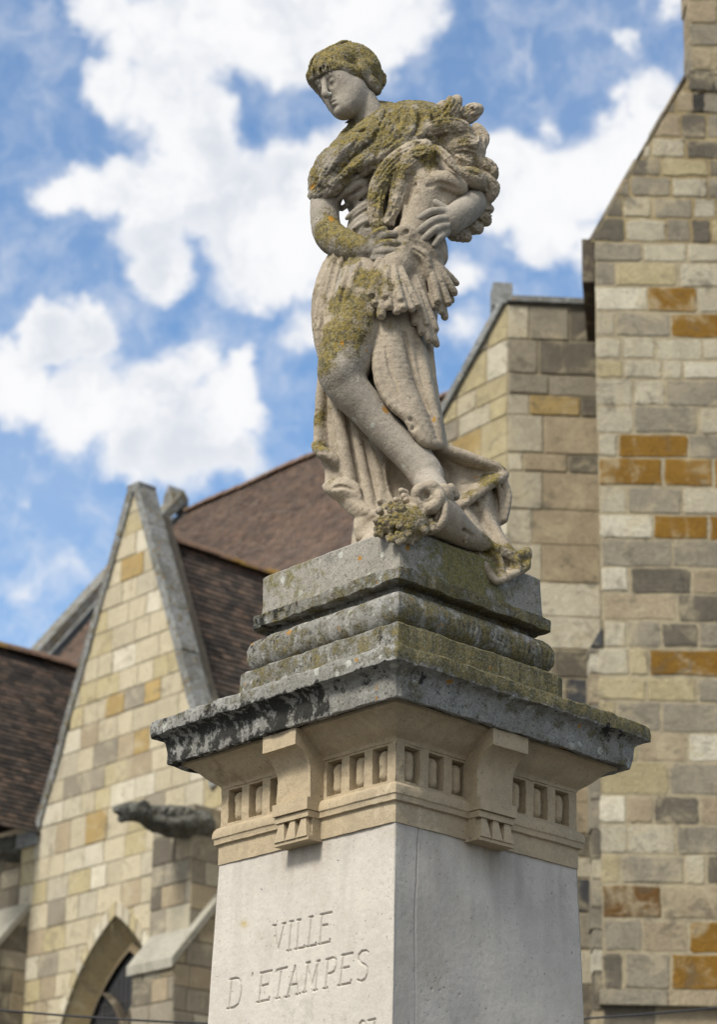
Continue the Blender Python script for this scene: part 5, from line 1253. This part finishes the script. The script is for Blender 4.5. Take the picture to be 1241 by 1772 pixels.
    for x, y, z, r in [(.02, -.02, 3.40, .22), (.10, -.14, 3.42, .15), (.20, -.20, 3.40, .12), (.24, .05, 3.40, .14), (.30, -.28, 3.38, .10), (.10, .2, 3.4, .18), (.30, .18, 3.38, .12)]:
        p = rk(x, y, z); G.capw(p, p + np.array([1e-4, 0, 0]), r, r, .06)
    G.chain([(742, 880, 60, 26), (742, 905, 110, 34), (722, 930, 150, 40)], 10); G.chain([(770, 880, 80, 18), (790, 920, 80, 26)], 8)
    for S_ in (G, D): S_.F = np.maximum(S_.F, (3.396 - S_.ax[2])[None, None, :].astype(np.float32)) if S_ is G else S_.F
    # ---------------- mesh and dress the parts
    def patch(*ps): return [(B.P(np.array([u]), np.array([v]), np.array([w]))[0], r * PXM, s) for u, v, w, r, s in ps]
    LB = patch((596, 96, 30, 52, .95), (640, 92, 20, 50, .95), (660, 140, 10, 34, .6), (560, 108, 50, 24, .5), (548, 140, 40, 16, .3), (672, 190, 0, 24, .5), (604, 198, 40, 16, .35), (650, 250, 45, 70, .95), (700, 225, 40, 60, 1.0), (610, 285, 50, 55, .8), (575, 310, 40, 36, .6), (760, 215, 50, 60, .85), (800, 210, 40, 40, .6),
               (685, 295, 95, 46, .85), (655, 345, 90, 36, .9), (700, 330, 95, 30, .7), (655, 395, 95, 24, .8), (572, 400, 50, 42, 1.0), (610, 425, 70, 42, .95), (660, 412, 100, 30, .65), (690, 425, 100, 22, .5), (562, 380, 30, 34, .45),
               (640, 490, 95, 34, .9), (665, 500, 100, 34, .75), (690, 520, 105, 36, .5), (605, 540, 80, 54, 1.0), (585, 590, 90, 54, 1.0), (572, 625, 80, 40, 1.0), (545, 570, 30, 34, .7), (558, 510, 40, 40, .45), (600, 640, 100, 26, .4), (600, 490, 60, 30, .5),
               (554, 720, 15, 26, .7), (556, 775, 20, 24, .9), (582, 836, 30, 20, .55), (846, 825, 30, 30, .9), (865, 815, 10, 18, .7), (815, 860, 35, 22, .7), (830, 300, 50, 40, .6), (850, 310, 30, 30, .6), (840, 370, 10, 30, .4),
               (690, 905, 265, 52, .8), (725, 920, 240, 36, .7), (670, 905, 240, 36, .7), (800, 925, 145, 26, .6), (845, 940, 90, 38, .95), (895, 965, 65, 34, 1.0), (862, 985, 105, 30, .5), (905, 985, 70, 24, .8), (790, 250, 80, 50, .55), (735, 265, 95, 40, .8), (750, 300, 90, 30, .4), (820, 260, 60, 40, .4), (672, 560, 90, 22, .35), (640, 560, 100, 30, .6))
    ORB = patch((548, 325, 30, 12, 1), (614, 248, 50, 10, .9), (590, 262, 40, 8, .8), (572, 384, 40, 10, .9), (575, 545, 60, 9, .6), (612, 560, 90, 12, .5), (560, 600, 60, 10, .6), (590, 600, 100, 14, .5))
    def field(V, bl):
        f = np.zeros(len(V))
        for c, r, s in bl:
            d2 = ((V - c) ** 2).sum(1) / (r * r); f = np.maximum(f, s * np.exp(-d2 * .8))
        return f
    def dress(name, Sx, mat, rough=.0014, fine=.0006, sm=1, base=0.0):
        V, Q = Sx.mesh(sm); N = vnormals(V, Q); lf = np.maximum(field(V, LB), base)
        up = np.clip(N[:, 2] * .6 + .4, 0, 1)
        V = V + N * (fbm(V, 22, 3) * rough * (1 + 1.2 * lf) + fbm(V, 110, 2) * fine * (1 + 2.2 * lf))[:, None]
        return mesh_obj(name, V, Q, mat, root, attrs={'lichen': lf * (.55 + .45 * up), 'orange': field(V, ORB), 'crust': np.zeros(len(V))}, smooth=True)
    cols_skin = [lin(116,110,100), lin(154,146,133), lin(136,129,117), lin(170,162,148)]
    cols_cloth = [lin(120,111,97), lin(162,150,131), lin(142,131,114), lin(178,166,146)]
    MS = stone_mat('statue_stone', cols_skin, spots=.10, speck=.24, pit=.14, lichen=LICHEN, bump=.55, orange=.02)
    MC = stone_mat('carved_cloth_stone', cols_cloth, speck=.24, pit=.12, lichen=LICHEN, bump=.55, orange=.02)
    dress('body', B, MS, .0007, .0004); dress('hair', Hr, MS, .0012, base=.72); dress('mantle', M, MS, .0022, .0012, base=.62); dress('sheaf', S, MC, .0014, .0008, base=.14)
    dress('drapery', D, MC, .0013, .0006); dress('cornucopia', C, MC); dress('flowers', Fl, MC, .0012, .0008); dress('rock', G, MC, .004, .001)
    # ---------------- plinth carved from the same block
    V, Fq = sqloft([(.50 / RT2, 3.2285), (.590 / RT2, 3.2287), (.588 / RT2, 3.24), (.584 / RT2, 3.27), (.582 / RT2, 3.398), (.574 / RT2, 3.405), (.4 / RT2, 3.41), (.02, 3.412)], 120, .0042, 10)
    d = V - AXIS; isr = d @ XL > -(d @ YL); tl = d @ FACE[0][0]; tr = d @ FACE[1][0]
    li = np.where(isr, .30 + .45 * np.exp(-((tr + .02) / .16) ** 2), .14 + .24 * smooth01(-tl, -.15, .2))
    mesh_obj('plinth', V, Fq, stone_mat('plinth_stone', [lin(104,102,94), lin(142,138,128), lin(124,120,110), lin(158,153,141)], spots=.25, speck=.42, pit=.6, lichen=((.085,.075,.022),(.16,.135,.03),(.22,.21,.14)), bump=.6, orange=.03),
             root, attrs={'lichen': li, 'orange': np.where(isr, 0, .1), 'crust': np.zeros(len(V))}, smooth=True, angle=32)
build_statue()
